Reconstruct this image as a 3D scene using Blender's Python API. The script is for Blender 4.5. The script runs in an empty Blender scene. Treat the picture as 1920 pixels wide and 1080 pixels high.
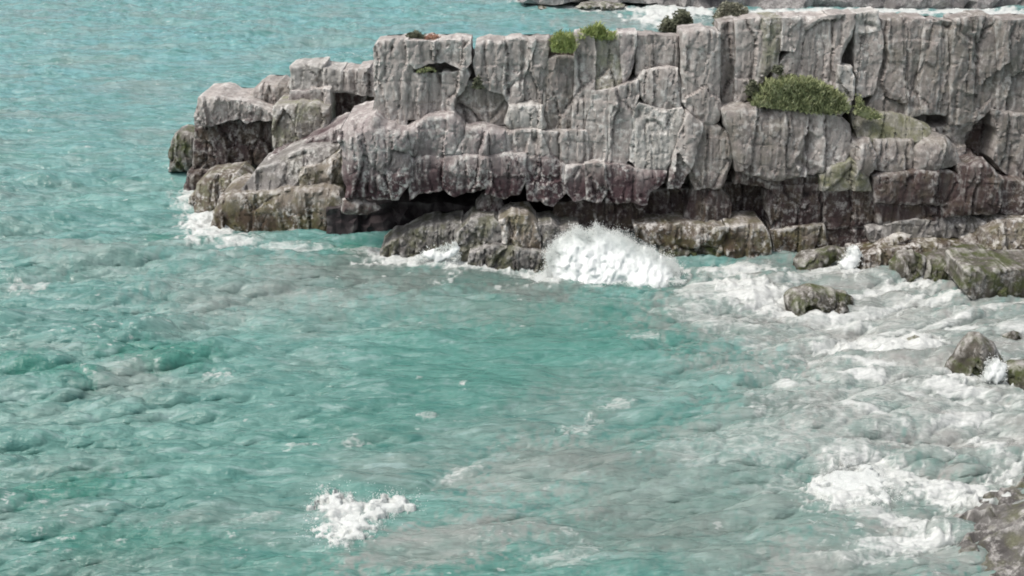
import bpy, math, random
import numpy as np
from mathutils import Vector
from mathutils.geometry import delaunay_2d_cdt, tessellate_polygon

C = bpy.context.scene.collection
SC = bpy.context.scene
rad = math.radians
random.seed(7)
RNG = np.random.default_rng(11)

# ------------------------------------------------------------------ camera, sky, sun, exposure
CAM_H = 14.0
PITCH = 22.2                      # degrees below the horizon
FPX = 2059.0                      # focal length in photo pixels (1920 wide)
cam = bpy.data.cameras.new('camera')
cam.sensor_width = 36.0
cam.lens = FPX / 1920 * 36.0
cam.clip_start = 0.1
cam.clip_end = 9000
cam_o = bpy.data.objects.new('camera', cam)
C.objects.link(cam_o)
cam_o.location = (0, 0, CAM_H)
cam_o.rotation_euler = (rad(90 - PITCH), 0, 0)
SC.camera = cam_o
SC.cycles.filter_width = 1.9
SC.cycles.volume_bounces = 4

SUN_EL, SUN_AZ = 60.0, -105.0      # azimuth from +Y towards +X : high, to the left
world = bpy.data.worlds.new('World')
SC.world = world
world.use_nodes = True
wn = world.node_tree
bg = wn.nodes['Background']
sky = wn.nodes.new('ShaderNodeTexSky')
sky.sky_type = 'NISHITA'
sky.sun_disc = False
sky.sun_elevation = rad(SUN_EL)
sky.sun_rotation = rad(SUN_AZ)
sky.air_density = 1.0
sky.dust_density = 5.0
hs = wn.nodes.new('ShaderNodeHueSaturation')
hs.inputs['Saturation'].default_value = 0.35      # thin cloud takes most of the blue away
wn.links.new(sky.outputs[0], hs.inputs['Color'])
wn.links.new(hs.outputs[0], bg.inputs['Color'])
bg.inputs['Strength'].default_value = 0.13
sun = bpy.data.lights.new('sun', 'SUN')
sun.energy = 1.5
sun.angle = rad(12)
sun.color = (1.0, 0.93, 0.85)
sun_o = bpy.data.objects.new('sun', sun)
C.objects.link(sun_o)
sd = Vector((math.sin(rad(SUN_AZ)) * math.cos(rad(SUN_EL)), math.cos(rad(SUN_AZ)) * math.cos(rad(SUN_EL)), math.sin(rad(SUN_EL))))
sun_o.rotation_euler = sd.to_track_quat('Z', 'Y').to_euler()
sun_o.location = (0, 0, 60)
SC.view_settings.view_transform = 'Standard'
SC.view_settings.look = 'None'
SC.view_settings.gamma = 1
SC.view_settings.use_curve_mapping = False
SC.view_settings.exposure = 0.35

# ------------------------------------------------------------------ maths helpers
CP, SP = math.cos(rad(PITCH)), math.sin(rad(PITCH))


def ray(px, py):
    """direction of the line of sight through a photo pixel"""
    a = (np.asarray(px, float) - 960) / FPX
    b = (540 - np.asarray(py, float)) / FPX
    return a, CP + b * SP, -SP + b * CP


def to_wall(px, py, Y, lean=0.0, skew=0.0):
    dx, dy, dz = ray(px, py)
    t = (Y + lean * CAM_H) / (dy - lean * dz - skew * dx)
    return np.stack([t * dx, t * dy, CAM_H + t * dz], -1)


def to_level(px, py, z=0.0):
    dx, dy, dz = ray(px, py)
    t = (z - CAM_H) / dz
    return np.stack([t * dx, t * dy, np.full_like(t, z)], -1)


def to_px(P):
    x, y, z = P[..., 0], P[..., 1], P[..., 2] - CAM_H
    f = y * CP - z * SP
    u = y * SP + z * CP
    f = np.maximum(f, 0.01)
    return 960 + FPX * x / f, 540 - FPX * u / f


def hash3(i, j, k, s=0):
    n = (i.astype(np.int64) * 374761393 + j.astype(np.int64) * 668265263 + k.astype(np.int64) * 2147483647 + s * 974634777) & 0xffffffff
    n = ((n ^ (n >> 13)) * 1274126177) & 0xffffffff
    n = ((n ^ (n >> 15)) * 2246822519) & 0xffffffff
    n = n ^ (n >> 14)
    return (n & 0xffffff) / float(0xffffff)


def vnoise(x, y, z=None, s=0):
    if z is None:
        z = np.zeros_like(x)
    xi, yi, zi = np.floor(x), np.floor(y), np.floor(z)
    fx, fy, fz = x - xi, y - yi, z - zi
    fx, fy, fz = [f * f * f * (f * (f * 6 - 15) + 10) for f in (fx, fy, fz)]
    r = 0
    for a in (0, 1):
        for b in (0, 1):
            for c in (0, 1):
                w = (fx if a else 1 - fx) * (fy if b else 1 - fy) * (fz if c else 1 - fz)
                r = r + w * hash3(xi + a, yi + b, zi + c, s)
    return r * 2 - 1


def fbm(x, y, z=None, s=0, o=4, g=0.5):
    r, a, f = 0, 1.0, 1.0
    for k in range(o):
        r = r + a * vnoise(x * f, y * f, None if z is None else z * f, s + k * 17)
        a *= g
        f *= 2.03
    return r


def cells(x, y, s=0):
    """jittered cells: facet value (offset + tilt) and distance to the nearest joint"""
    xi, yi = np.floor(x), np.floor(y)
    d1 = np.full(x.shape, 9.0)
    d2 = np.full(x.shape, 9.0)
    val = np.zeros(x.shape)
    for a in (-1, 0, 1):
        for b in (-1, 0, 1):
            cx, cy = xi + a, yi + b
            z0 = np.zeros_like(cx)
            px = cx + 0.1 + 0.8 * hash3(cx, cy, z0, s)
            py = cy + 0.1 + 0.8 * hash3(cx, cy, z0, s + 1)
            dx, dy = x - px, y - py
            d = dx * dx + dy * dy
            v = (hash3(cx, cy, z0, s + 2) * 2 - 1) + 1.5 * (hash3(cx, cy, z0, s + 3) * 2 - 1) * dx + (hash3(cx, cy, z0, s + 4) * 2 - 1) * dy
            near = d < d1
            d2 = np.where(near, d1, np.minimum(d2, d))
            val = np.where(near, v, val)
            d1 = np.where(near, d, d1)
    return val, np.sqrt(d2) - np.sqrt(d1)


def sstep(a, b, x):
    t = np.clip((x - a) / (b - a), 0, 1)
    return t * t * (3 - 2 * t)


def grow(poly, k):
    A = np.asarray(poly, float)
    n = len(A)
    area = 0.5 * sum(A[i - 1][0] * A[i][1] - A[i][0] * A[i - 1][1] for i in range(n))
    out = []
    for i in range(n):
        a, b, c = A[i - 1], A[i], A[(i + 1) % n]
        n1 = np.array([b[1] - a[1], a[0] - b[0]]) / (np.linalg.norm(b - a) + 1e-9)
        n2 = np.array([c[1] - b[1], b[0] - c[0]]) / (np.linalg.norm(c - b) + 1e-9)
        m = n1 + n2
        m /= np.linalg.norm(m) + 1e-9
        out.append(tuple(b + m * k * (1 if area > 0 else -1)))
    return out


def edge_dist(P, poly):
    A = np.asarray(poly, float)
    B = np.roll(A, -1, 0)
    AB = B - A
    L = (AB ** 2).sum(1) + 1e-9
    d = np.full(len(P), 1e9)
    for a, ab, l in zip(A, AB, L):
        t = np.clip(((P - a) @ ab) / l, 0, 1)
        q = a + t[:, None] * ab
        d = np.minimum(d, ((P - q) ** 2).sum(1))
    return np.sqrt(d)


def inside(P, poly):
    A = np.asarray(poly, float)
    r = np.zeros(len(P), bool)
    j = len(A) - 1
    for i in range(len(A)):
        xi, yi = A[i]
        xj, yj = A[j]
        c = ((yi > P[:, 1]) != (yj > P[:, 1]))
        with np.errstate(divide='ignore', invalid='ignore'):
            xc = (xj - xi) * (P[:, 1] - yi) / (yj - yi + 1e-12) + xi
        r ^= c & (P[:, 0] < xc)
        j = i
    return r


def resample(poly, step, jit, seed=0):
    out = []
    n = len(poly)
    for i in range(n):
        a = np.array(poly[i], float)
        b = np.array(poly[(i + 1) % n], float)
        k = max(1, int(round(np.linalg.norm(b - a) / step)))
        for q in range(k):
            out.append(a + (b - a) * q / k)
    out = np.array(out)
    if jit:
        x, y = out[:, 0], out[:, 1]
        jx = jit * (vnoise(x / 17, y / 17, s=seed + 91) + 0.6 * vnoise(x / 7, y / 7, s=seed + 92))
        jy = jit * (vnoise(x / 17, y / 17, s=seed + 93) + 0.6 * vnoise(x / 7, y / 7, s=seed + 94))
        out = out + np.stack([jx, jy], -1)
    return out


def tri_poly(poly, step, jit=1.3, seed=0):
    ring = resample(poly, step, jit, seed)
    lo, hi = ring.min(0), ring.max(0)
    gx, gy = np.meshgrid(np.arange(lo[0] + step / 2, hi[0], step), np.arange(lo[1] + step / 2, hi[1], step))
    g = np.stack([gx.ravel(), gy.ravel()], -1)
    g = g + RNG.uniform(-0.28, 0.28, g.shape) * step
    if len(g):
        g = g[inside(g, ring)]
    if len(g):
        g = g[edge_dist(g, ring) > step * 0.5]
    pts = np.concatenate([ring, g]) if len(g) else ring
    n = len(ring)
    v, e, f, ov, oe, of = delaunay_2d_cdt([Vector(p) for p in pts.tolist()], [(i, (i + 1) % n) for i in range(n)], [], 1, 1e-4)
    P = np.array([[a.x, a.y] for a in v])
    F = [tuple(t) for t in f]
    # boundary loop
    cnt = {}
    for t in F:
        for i in range(3):
            a, b = t[i], t[(i + 1) % 3]
            cnt[(a, b)] = 1
    bnd = [(a, b) for (a, b) in cnt if (b, a) not in cnt]
    area = 0
    for t in F[:50]:
        a, b, c = P[t[0]], P[t[1]], P[t[2]]
        area += (b[0] - a[0]) * (c[1] - a[1]) - (b[1] - a[1]) * (c[0] - a[0])
    return P, F, bnd, edge_dist(P, ring), area > 0


def link(name, V, F, mat, parent=None, sharp=38, smooth=True):
    me = bpy.data.meshes.new(name)
    me.from_pydata(V.tolist() if hasattr(V, 'tolist') else V, [], F)
    if mat:
        me.materials.append(mat)
    me.polygons.foreach_set('use_smooth', [smooth] * len(me.polygons))
    if smooth and sharp:
        me.set_sharp_from_angle(angle=rad(sharp))
    me.update()
    o = bpy.data.objects.new(name, me)
    C.objects.link(o)
    if parent:
        o.parent = parent
        o.matrix_parent_inverse = parent.matrix_world.inverted()
    return o


def tag(o, label=None, cat=None, group=None, kind=None):
    for k, v in (('label', label), ('category', cat), ('group', group), ('kind', kind)):
        if v:
            o[k] = v
    return o


def thing(name, label, cat, loc, group=None):
    o = bpy.data.objects.new(name, None)
    o.empty_display_size = 0.3
    C.objects.link(o)
    o.location = loc
    bpy.context.view_layer.update()
    return tag(o, label, cat, group)


BID = [0]


def rock_relief(X, Z, seed, amp=1.0, fine=1.0, col=1.0):
    """relief of a weathered limestone face in metres, + is towards the sea"""
    wx = X + 0.06 * fbm(X * 1.3, Z * 1.3, s=seed + 5, o=3)
    wz = Z + 0.12 * fbm(X * 1.1, Z * 0.9, s=seed + 6, o=3)
    v1, j1 = cells(wx * 1.15 * col, wz * 0.36, seed)
    v2, j2 = cells(wx * 3.1 * col, wz * 0.95, seed + 30)
    v3, j3 = cells(wx * 8.5, wz * 6.0, seed + 60)
    r = 0.17 * v1 + 0.045 * v2 + 0.012 * v3 * fine
    r -= 0.09 * (1 - sstep(0, 0.12, j1)) * (hash3(np.floor(wx * 0.9), np.floor(wz * 0.7), 0 * wx, seed + 8) > 0.35)
    r -= 0.03 * (1 - sstep(0, 0.22, j2))
    rn = 1 - np.abs(vnoise(wx * 2.4, wz * 0.3, s=seed + 70))
    r -= 0.12 * sstep(0.90, 1.0, rn) ** 1.2 * sstep(-0.1, 0.35, vnoise(wx * 0.8, wz * 0.6, s=seed + 75))
    rn = 1 - np.abs(vnoise(wx * 5.5, wz * 0.7, s=seed + 72))
    r -= 0.008 * sstep(0.75, 1.0, rn)
    # bedding: thin beds stand in and out by a few centimetres
    bz = (Z + 0.05 * X + 0.25 * fbm(X * 0.35, Z * 0.2, s=seed + 90, o=2)) * 1.35
    bed = hash3(np.floor(bz), np.floor(X * 0.45 + 3 * hash3(np.floor(bz), 0 * X, 0 * X, seed + 3)), 0 * X, seed + 91) - 0.5
    r += 0.075 * bed - 0.03 * (1 - sstep(0, 0.07, np.abs(bz - np.round(bz)))) * (bed > 0)
    r += 0.025 * fbm(wx * 1.0, wz * 0.6, s=seed + 80, o=5, g=0.5)
    r += 0.012 * fbm(wx * 7, wz * 4, s=seed + 85, o=3) * fine
    return r * amp


def block(name, poly, Y, mat, parent, lean=0.12, skew=0.0, thick=1.7, bevel=0.075, amp=1.0, fine=1.0,
          step=2.9, jit=1.6, tiltx=0.0, tiltz=0.0, bulge=0.0, label=None, col=1.0, drop=0.0):
    """a piece of cliff: outline cut in its own plane, broken front face, sides running back, closed behind"""
    BID[0] += 1
    seed = BID[0] * 131
    poly = grow(poly, 2.4)
    P, F, bnd, d, ccw = tri_poly(poly, step, jit, 0)
    W = to_wall(P[:, 0], P[:, 1], Y, lean, skew)
    sc = Y / FPX
    dm = d * sc
    bn = fbm(P[:, 0] / 38, P[:, 1] / 38, s=13, o=3)
    b = np.clip(bevel * (0.25 + 1.9 * bn), 0.01, 0.5)
    q = np.clip(1 - dm / b, 0, 1)
    back = 0.55 * b * q + 0.35 * b * q ** 3
    cx, cz = W[:, 0].mean(), W[:, 2].mean()
    r = 0.9 * rock_relief(W[:, 0], W[:, 2], 4001, amp, fine, col) + 0.12 * rock_relief(W[:, 0], W[:, 2], seed, amp, fine, col)
    r = r * (0.75 + 0.25 * sstep(0, 0.2, dm))
    fr = W.copy()
    half = max(dm.max(), 0.01)
    fr[:, 1] += back - r + tiltx * (W[:, 0] - cx) + tiltz * (W[:, 2] - cz) - bulge * np.sqrt(np.clip(1 - (1 - dm / half) ** 2, 0, 1))
    V = [fr]
    Fs = [t if ccw else (t[0], t[2], t[1]) for t in F]
    # px y points down, so a ccw px triangle faces away; keep the front facing -Y
    n0 = len(fr)
    bi = sorted({a for e in bnd for a in e})
    idx = {a: i for i, a in enumerate(bi)}
    rings = (0.3, 0.65, 1.0)
    base = 0
    B0 = W[bi]
    for k, q in enumerate(rings):
        R = fr[bi].copy()
        R[:, 1] = R[:, 1] * (1 - q) + (W[bi][:, 1].max() + thick) * q
        nn = 0.07 * fbm(R[:, 0] * 1.7, R[:, 2] * 1.7, R[:, 1] * 1.7, s=seed + 9, o=3)
        R[:, 2] += nn - drop * q * thick
        R[:, 0] += 0.6 * nn
        V.append(R)
        for a, c in bnd:
            ia, ic = idx[a], idx[c]
            if k == 0:
                pa, pc = a, c
            else:
                pa, pc = n0 + (k - 1) * len(bi) + ia, n0 + (k - 1) * len(bi) + ic
            qa, qc = n0 + k * len(bi) + ia, n0 + k * len(bi) + ic
            Fs.append((pc, pa, qa, qc) if ccw else (pa, pc, qc, qa))
    # close the back along the loop
    nxt = dict(bnd)
    loop = [bnd[0][0]]
    while len(loop) < len(bnd):
        q = nxt.get(loop[-1])
        if q is None or q == loop[0]:
            break
        loop.append(q)
    off = n0 + (len(rings) - 1) * len(bi)
    t2 = tessellate_polygon([[Vector((P[i][0], P[i][1], 0)) for i in loop]])
    for t in t2:
        Fs.append(tuple(off + idx[loop[i]] for i in t))
    o = link(name, np.concatenate(V), Fs, mat, parent)
    flip_out(o)
    if label:
        o['label'] = label
    return o


import bmesh


def flip_out(o):
    bm = bmesh.new()
    bm.from_mesh(o.data)
    bmesh.ops.recalc_face_normals(bm, faces=bm.faces)
    bm.to_mesh(o.data)
    bm.free()
    o.data.set_sharp_from_angle(angle=rad(28))


def pillow(name, poly, Y, mat, parent=None, depth=0.6, relief=1.0, step=4.0, jit=2.0, lean=0.0, label=None,
           mode='rock', back=None, power=0.5, sharp=38):
    """a rounded closed lump with a traced outline: boulder, spray core, shrub core"""
    BID[0] += 1
    seed = BID[0] * 131
    P, F, bnd, d, ccw = tri_poly(poly, step, jit, seed)
    W = to_wall(P[:, 0], P[:, 1], Y, lean, 0)
    sc = Y / FPX
    dm = d * sc
    half = dm.max() + 1e-6
    prof = np.clip(1 - (1 - np.clip(dm / half, 0, 1)) ** 2, 0, 1) ** power
    onb = np.zeros(len(P), bool)
    onb[[a for e in bnd for a in e]] = True
    if mode == 'rock':
        r = rock_relief(W[:, 0] * 1.3, W[:, 2] * 2.0, seed, relief) * sstep(0, 0.15, dm)
    elif mode == 'spray':
        q = 1.0 / max(half * 1.6, 0.25)
        r = relief * half * (0.075 * fbm(W[:, 0] * q * 2.6, W[:, 2] * q * 2.2, s=seed, o=5, g=0.65)) * sstep(0, 0.3 * half, dm)
    else:
        v, j = cells(W[:, 0] * 3.0, W[:, 2] * 3.0, seed)
        v2, j2 = cells(W[:, 0] * 7.0, W[:, 2] * 7.0, seed + 9)
        r = relief * (0.22 * np.clip(j, 0, .6) + 0.10 * np.clip(j2, 0, .6) + 0.12 * fbm(W[:, 0] * 1.5, W[:, 2] * 1.5, s=seed, o=4)) * sstep(0, 0.15, dm)
    fr = W.copy()
    if mode == 'spray':
        zr = (W[:, 2] - W[:, 2].min()) / (np.ptp(W[:, 2]) + 1e-6)
        fr[:, 1] -= depth * prof * (1.15 - 0.8 * zr)
    else:
        fr[:, 1] -= depth * prof
    fr[:, 1] -= r
    bk = W.copy()
    bk[:, 1] += (back or depth) * prof
    n = len(P)
    m = np.where(onb, np.arange(n), np.arange(n) + n)
    Fs = [t for t in F] + [(int(m[t[0]]), int(m[t[2]]), int(m[t[1]])) for t in F]
    V = np.concatenate([fr, bk])
    used = sorted({i for t in Fs for i in t})
    re = {a: i for i, a in enumerate(used)}
    Fs = [tuple(re[i] for i in t) for t in Fs]
    o = link(name, V[used], Fs, mat, parent)
    bm = bmesh.new()
    bm.from_mesh(o.data)
    bmesh.ops.recalc_face_normals(bm, faces=bm.faces)
    bm.to_mesh(o.data)
    bm.free()
    o.data.set_sharp_from_angle(angle=rad(sharp))
    if label:
        o['label'] = label
    return o


# ------------------------------------------------------------------ materials
class NT:
    def __init__(s, name):
        s.m = bpy.data.materials.new(name)
        s.m.use_nodes = True
        s.t = s.m.node_tree
        s.b = s.t.nodes['Principled BSDF']
        s.pos = s.t.nodes.new('ShaderNodeNewGeometry').outputs['Position']

    def n(s, ty, **k):
        q = s.t.nodes.new('ShaderNode' + ty)
        for a, v in k.items():
            setattr(q, a, v)
        return q

    def l(s, a, b):
        s.t.links.new(a, b)

    def scaled(s, v):
        q = s.n('VectorMath', operation='MULTIPLY')
        s.l(s.pos, q.inputs[0])
        q.inputs[1].default_value = v
        return q.outputs[0]

    def noise(s, vec, scale, detail=4, rough=0.5, dist=0.0):
        q = s.n('TexNoise')
        s.l(vec, q.inputs['Vector'])
        q.inputs['Scale'].default_value = scale
        q.inputs['Detail'].default_value = detail
        q.inputs['Roughness'].default_value = rough
        q.inputs['Distortion'].default_value = dist
        return q.outputs[0]

    def ramp(s, fac, stops):
        q = s.n('ValToRGB')
        el = q.color_ramp.elements
        while len(el) < len(stops):
            el.new(0.5)
        for e, (p, c) in zip(el, stops):
            e.position = p
            e.color = (c, c, c, 1) if not hasattr(c, '__len__') else (*c, 1)
        s.l(fac, q.inputs[0])
        return q.outputs[0]

    def mix(s, fac, a, b, mode='MIX'):
        q = s.n('Mix', data_type='RGBA', blend_type=mode)
        for v, i in ((fac, 0), (a, 6), (b, 7)):
            if hasattr(v, 'node'):
                s.l(v, q.inputs[i])
            elif i == 0:
                q.inputs[0].default_value = v
            else:
                q.inputs[i].default_value = (*v, 1)
        return q.outputs[2]

    def math(s, op, a, b=0.0, clamp=False):
        q = s.n('Math', operation=op)
        q.use_clamp = clamp
        for v, i in ((a, 0), (b, 1)):
            if hasattr(v, 'node'):
                s.l(v, q.inputs[i])
            else:
                q.inputs[i].default_value = v
        return q.outputs[0]

    def bump(s, h, strength, dist, prev=None):
        q = s.n('Bump')
        q.inputs['Strength'].default_value = strength
        q.inputs['Distance'].default_value = dist
        s.l(h, q.inputs['Height'])
        if prev:
            s.l(prev, q.inputs['Normal'])
        return q.outputs[0]


def rock_mat(name, c1, c2, stain=(0.12, 0.085, 0.085), z0=2.1, zw=1.2, pale=0.5, moss=0.0, mosscol=(0.10, 0.105, 0.05), wet=True, palec=(0.62, 0.605, 0.58)):
    s = NT(name)
    big = s.noise(s.pos, 0.55, 5, 0.6)
    col = s.mix(s.ramp(big, [(0.35, 0.0), (0.65, 1.0)]), c1, c2)
    # runs of grey and dark water staining down the face
    st = s.noise(s.scaled((3.2, 3.2, 0.35)), 1.0, 5, 0.6, 0.3)
    col = s.mix(s.ramp(st, [(0.36, 0.5), (0.55, 0.0)]), col, (0.14, 0.135, 0.125))
    st2 = s.noise(s.scaled((7.0, 7.0, 0.55)), 1.0, 4, 0.6, 0.2)
    col = s.mix(s.ramp(st2, [(0.33, 0.45), (0.47, 0.0)]), col, (0.13, 0.125, 0.115))
    col = s.mix(s.ramp(st2, [(0.55, 0.0), (0.68, 0.35)]), col, palec)
    # iron and algae stained band above the waterline
    sep = s.n('SeparateXYZ')
    s.l(s.pos, sep.inputs[0])
    zn = s.math('ADD', sep.outputs[2], s.math('MULTIPLY', s.math('SUBTRACT', s.noise(s.scaled((1, 1, 0.5)), 0.8, 4, 0.6), 0.5), -3.2))
    f = s.n('MapRange', interpolation_type='SMOOTHSTEP')
    s.l(zn, f.inputs[0])
    f.inputs[1].default_value = z0 + zw
    f.inputs[2].default_value = z0 - zw
    low = s.mix(s.noise(s.pos, 1.7, 4, 0.6), tuple(0.75 * v for v in stain), tuple(1.35 * v for v in stain))
    col = s.mix(f.outputs[0], col, low)
    # pale crusts and fresh chips
    pn = s.noise(s.pos, 4.5, 6, 0.72)
    pm = s.noise(s.pos, 0.9, 3, 0.5)
    pf = s.math('MULTIPLY', s.ramp(pn, [(0.50, 0.0), (0.60, 1.0)]), s.math('MULTIPLY', s.ramp(pm, [(0.42, 0.0), (0.58, 1.0)]), pale))
    col = s.mix(pf, col, palec)
    if moss:
        mn = s.noise(s.pos, 1.5, 5, 0.65)
        col = s.mix(s.math('MULTIPLY', s.ramp(mn, [(0.46, 0.0), (0.6, 1.0)]), moss), col, mosscol)
    # worn edges bleach pale, creases are darker
    geo = s.n('NewGeometry')
    pt = geo.outputs['Pointiness']
    ed = s.math('MULTIPLY', s.ramp(pt, [(0.515, 0.0), (0.56, 1.0)]), s.ramp(s.noise(s.pos, 2.6, 4, 0.65), [(0.42, 0.0), (0.6, 0.75)]))
    col = s.mix(s.math('MULTIPLY', ed, min(1.0, pale * 1.3 + 0.15)), col, palec)
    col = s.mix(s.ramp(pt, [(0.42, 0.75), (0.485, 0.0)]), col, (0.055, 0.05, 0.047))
    oi = s.n('ObjectInfo')
    vr = s.math('ADD', 0.93, s.math('MULTIPLY', oi.outputs['Random'], 0.14))
    hv = s.n('HueSaturation')
    s.l(vr, hv.inputs['Value'])
    s.l(col, hv.inputs['Color'])
    col = hv.outputs[0]
    # grain
    gr = s.noise(s.pos, 22, 5, 0.7)
    col = s.mix(0.5, col, s.ramp(gr, [(0.3, 0.3), (0.7, 0.72)]), 'OVERLAY')
    s.l(col, s.b.inputs['Base Color'])
    s.b.inputs['Roughness'].default_value = 0.85
    s.b.inputs['Specular IOR Level'].default_value = 0.3
    h1 = s.noise(s.scaled((1, 1, 0.6)), 5.0, 7, 0.68, 0.4)
    cr = s.n('TexVoronoi', feature='DISTANCE_TO_EDGE')
    cr.inputs['Scale'].default_value = 2.3
    s.l(s.scaled((1.2, 1.2, 0.6)), cr.inputs['Vector'])
    h2 = s.ramp(cr.outputs['Distance'], [(0.0, 0.0), (0.05, 1.0)])
    nb = s.bump(h1, 0.5, 0.08)
    nb = s.bump(h2, 0.15, 0.02, nb)
    s.l(nb, s.b.inputs['Normal'])
    return s.m


GREY = rock_mat('grey_limestone', (0.335, 0.302, 0.285), (0.41, 0.373, 0.352), stain=(0.06, 0.038, 0.04), z0=2.95, zw=0.7, pale=0.8)
GREYD = rock_mat('dull_grey_limestone', (0.22, 0.195, 0.182), (0.285, 0.253, 0.238), stain=(0.08, 0.056, 0.055), z0=2.6, moss=0.2, mosscol=(0.15, 0.15, 0.09))
PALE = rock_mat('pale_limestone', (0.36, 0.345, 0.325), (0.44, 0.425, 0.4), z0=0.2, zw=0.5, pale=1.0)
MAUVE = rock_mat('mauve_limestone', (0.29, 0.252, 0.25), (0.355, 0.315, 0.305), stain=(0.066, 0.040, 0.044), z0=3.25, zw=0.75, pale=0.8)
LICHEN = rock_mat('lichened_limestone', (0.25, 0.232, 0.205), (0.31, 0.29, 0.255), stain=(0.11, 0.09, 0.07), z0=2.2, moss=0.55, mosscol=(0.23, 0.24, 0.15), pale=0.9)
OLIVE = rock_mat('olive_tinted_limestone', (0.185, 0.18, 0.145), (0.24, 0.23, 0.19), z0=1.0, moss=0.8, mosscol=(0.145, 0.15, 0.075), pale=0.3)
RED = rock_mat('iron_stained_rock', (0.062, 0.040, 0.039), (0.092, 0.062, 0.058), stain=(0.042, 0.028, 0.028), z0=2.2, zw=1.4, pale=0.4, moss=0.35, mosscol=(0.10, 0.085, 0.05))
DARK = rock_mat('cave_shade_rock', (0.032, 0.026, 0.027), (0.05, 0.04, 0.04), stain=(0.032, 0.025, 0.027), z0=2.0, zw=1.4, pale=0.0)  # very low albedo: the cave's shade is put into the rock colour
MOSSY = rock_mat('algae_covered_rock', (0.15, 0.125, 0.10), (0.215, 0.188, 0.155), stain=(0.062, 0.044, 0.03), z0=0.9, zw=0.5, moss=0.6, mosscol=(0.115, 0.108, 0.05), pale=0.9)
BOULD = rock_mat('wave_washed_rock', (0.085, 0.077, 0.064), (0.135, 0.122, 0.104), stain=(0.036, 0.033, 0.024), z0=0.4, zw=0.5, moss=0.85, mosscol=(0.065, 0.08, 0.025), pale=0.45)
SHELF = rock_mat('shore_rock', (0.17, 0.158, 0.152), (0.26, 0.245, 0.235), stain=(0.085, 0.07, 0.065), z0=0.25, zw=0.6, pale=0.9, moss=0.2)
FARR = rock_mat('far_shore_rock', (0.16, 0.155, 0.155), (0.21, 0.2, 0.2), stain=(0.12, 0.11, 0.11), z0=0.2, zw=1.0, pale=0.3)
BROWN = rock_mat('brown_soil_lip', (0.12, 0.09, 0.075), (0.16, 0.125, 0.105), z0=-4, pale=0.0)


def foam_mat(name, tint=(0.86, 0.89, 0.88), through=0.0):
    s = NT(name)
    n1 = s.noise(s.pos, 3.0, 6, 0.7)
    s.l(s.mix(s.ramp(n1, [(0.35, 0.0), (0.6, 1.0)]), tuple(0.9 * v for v in tint), tint), s.b.inputs['Base Color'])
    s.b.inputs['Roughness'].default_value = 0.9
    s.b.inputs['Subsurface Weight'].default_value = 0.0
    s.b.inputs['Subsurface Radius'].default_value = (0.25, 0.25, 0.25)
    s.b.inputs['Subsurface Scale'].default_value = 1.0
    s.l(s.bump(n1, 0.5, 0.08), s.b.inputs['Normal'])
    if through:
        tr = s.n('BsdfTranslucent')
        tr.inputs['Color'].default_value = (*tint, 1)
        mx = s.n('MixShader')
        mx.inputs[0].default_value = through
        s.l(s.b.outputs[0], mx.inputs[1])
        s.l(tr.outputs[0], mx.inputs[2])
        s.l(mx.outputs[0], s.t.nodes['Material Output'].inputs['Surface'])
    return s.m


FOAM = foam_mat('white_spray')
DROP = foam_mat('spray_droplets', (0.92, 0.94, 0.93), 0.5)


def leaf_mat(name, a, b, c):
    s = NT(name)
    n1 = s.noise(s.pos, 4.0, 3, 0.6)
    s.l(s.ramp(n1, [(0.35, a), (0.52, b), (0.68, c)]), s.b.inputs['Base Color'])
    s.b.inputs['Roughness'].default_value = 0.65
    s.b.inputs['Specular IOR Level'].default_value = 0.2
    return s.m


GRASS = leaf_mat('cliff_grass', (0.17, 0.195, 0.10), (0.31, 0.34, 0.175), (0.46, 0.48, 0.30))
BRIGHT = leaf_mat('bright_grass', (0.22, 0.27, 0.09), (0.36, 0.42, 0.16), (0.50, 0.55, 0.28))
SHRUB = leaf_mat('dark_shrub', (0.075, 0.085, 0.055), (0.14, 0.15, 0.10), (0.24, 0.25, 0.18))
PALESH = leaf_mat('pale_shrub', (0.11, 0.11, 0.08), (0.24, 0.24, 0.18), (0.40, 0.40, 0.31))
ORANGE = leaf_mat('orange_flowers', (0.38, 0.20, 0.14), (0.46, 0.27, 0.20), (0.52, 0.38, 0.29))


# ------------------------------------------------------------------ the sea
def ocean_tile(N, L, seed, wind=(0.25, -1.0), peak=4.2, hs_=0.30, short=0.0):
    g = np.random.default_rng(seed)
    k1 = np.fft.fftfreq(N, L / N) * 2 * np.pi
    KX, KY = np.meshgrid(k1, k1)
    K = np.hypot(KX, KY)
    K[0, 0] = 1
    kp = 2 * np.pi / peak
    w = np.array(wind) / np.hypot(*wind)
    dirs = (KX * w[0] + KY * w[1]) / K
    S = K ** -3.6 * np.exp(-1.0 * (kp / K) ** 2) * (0.04 + np.abs(dirs) ** 5)
    S[0, 0] = 0
    A = (g.standard_normal((N, N)) + 1j * g.standard_normal((N, N))) * np.sqrt(S)
    h = np.real(np.fft.ifft2(A))
    q = hs_ / 4 / h.std()
    A *= q
    h *= q
    dx = np.real(np.fft.ifft2(-1j * KX / K * A))
    dy = np.real(np.fft.ifft2(-1j * KY / K * A))
    return h, dx, dy


def samp(T, L, x, y):
    N = T.shape[0]
    u = (x / L * N) % N
    v = (y / L * N) % N
    i, j = np.floor(u).astype(int), np.floor(v).astype(int)
    a, b = u - i, v - j
    i0, j0, i1, j1 = i % N, j % N, (i + 1) % N, (j + 1) % N
    return T[j0, i0] * (1 - a) * (1 - b) + T[j0, i1] * a * (1 - b) + T[j1, i0] * (1 - a) * b + T[j1, i1] * a * b


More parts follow.
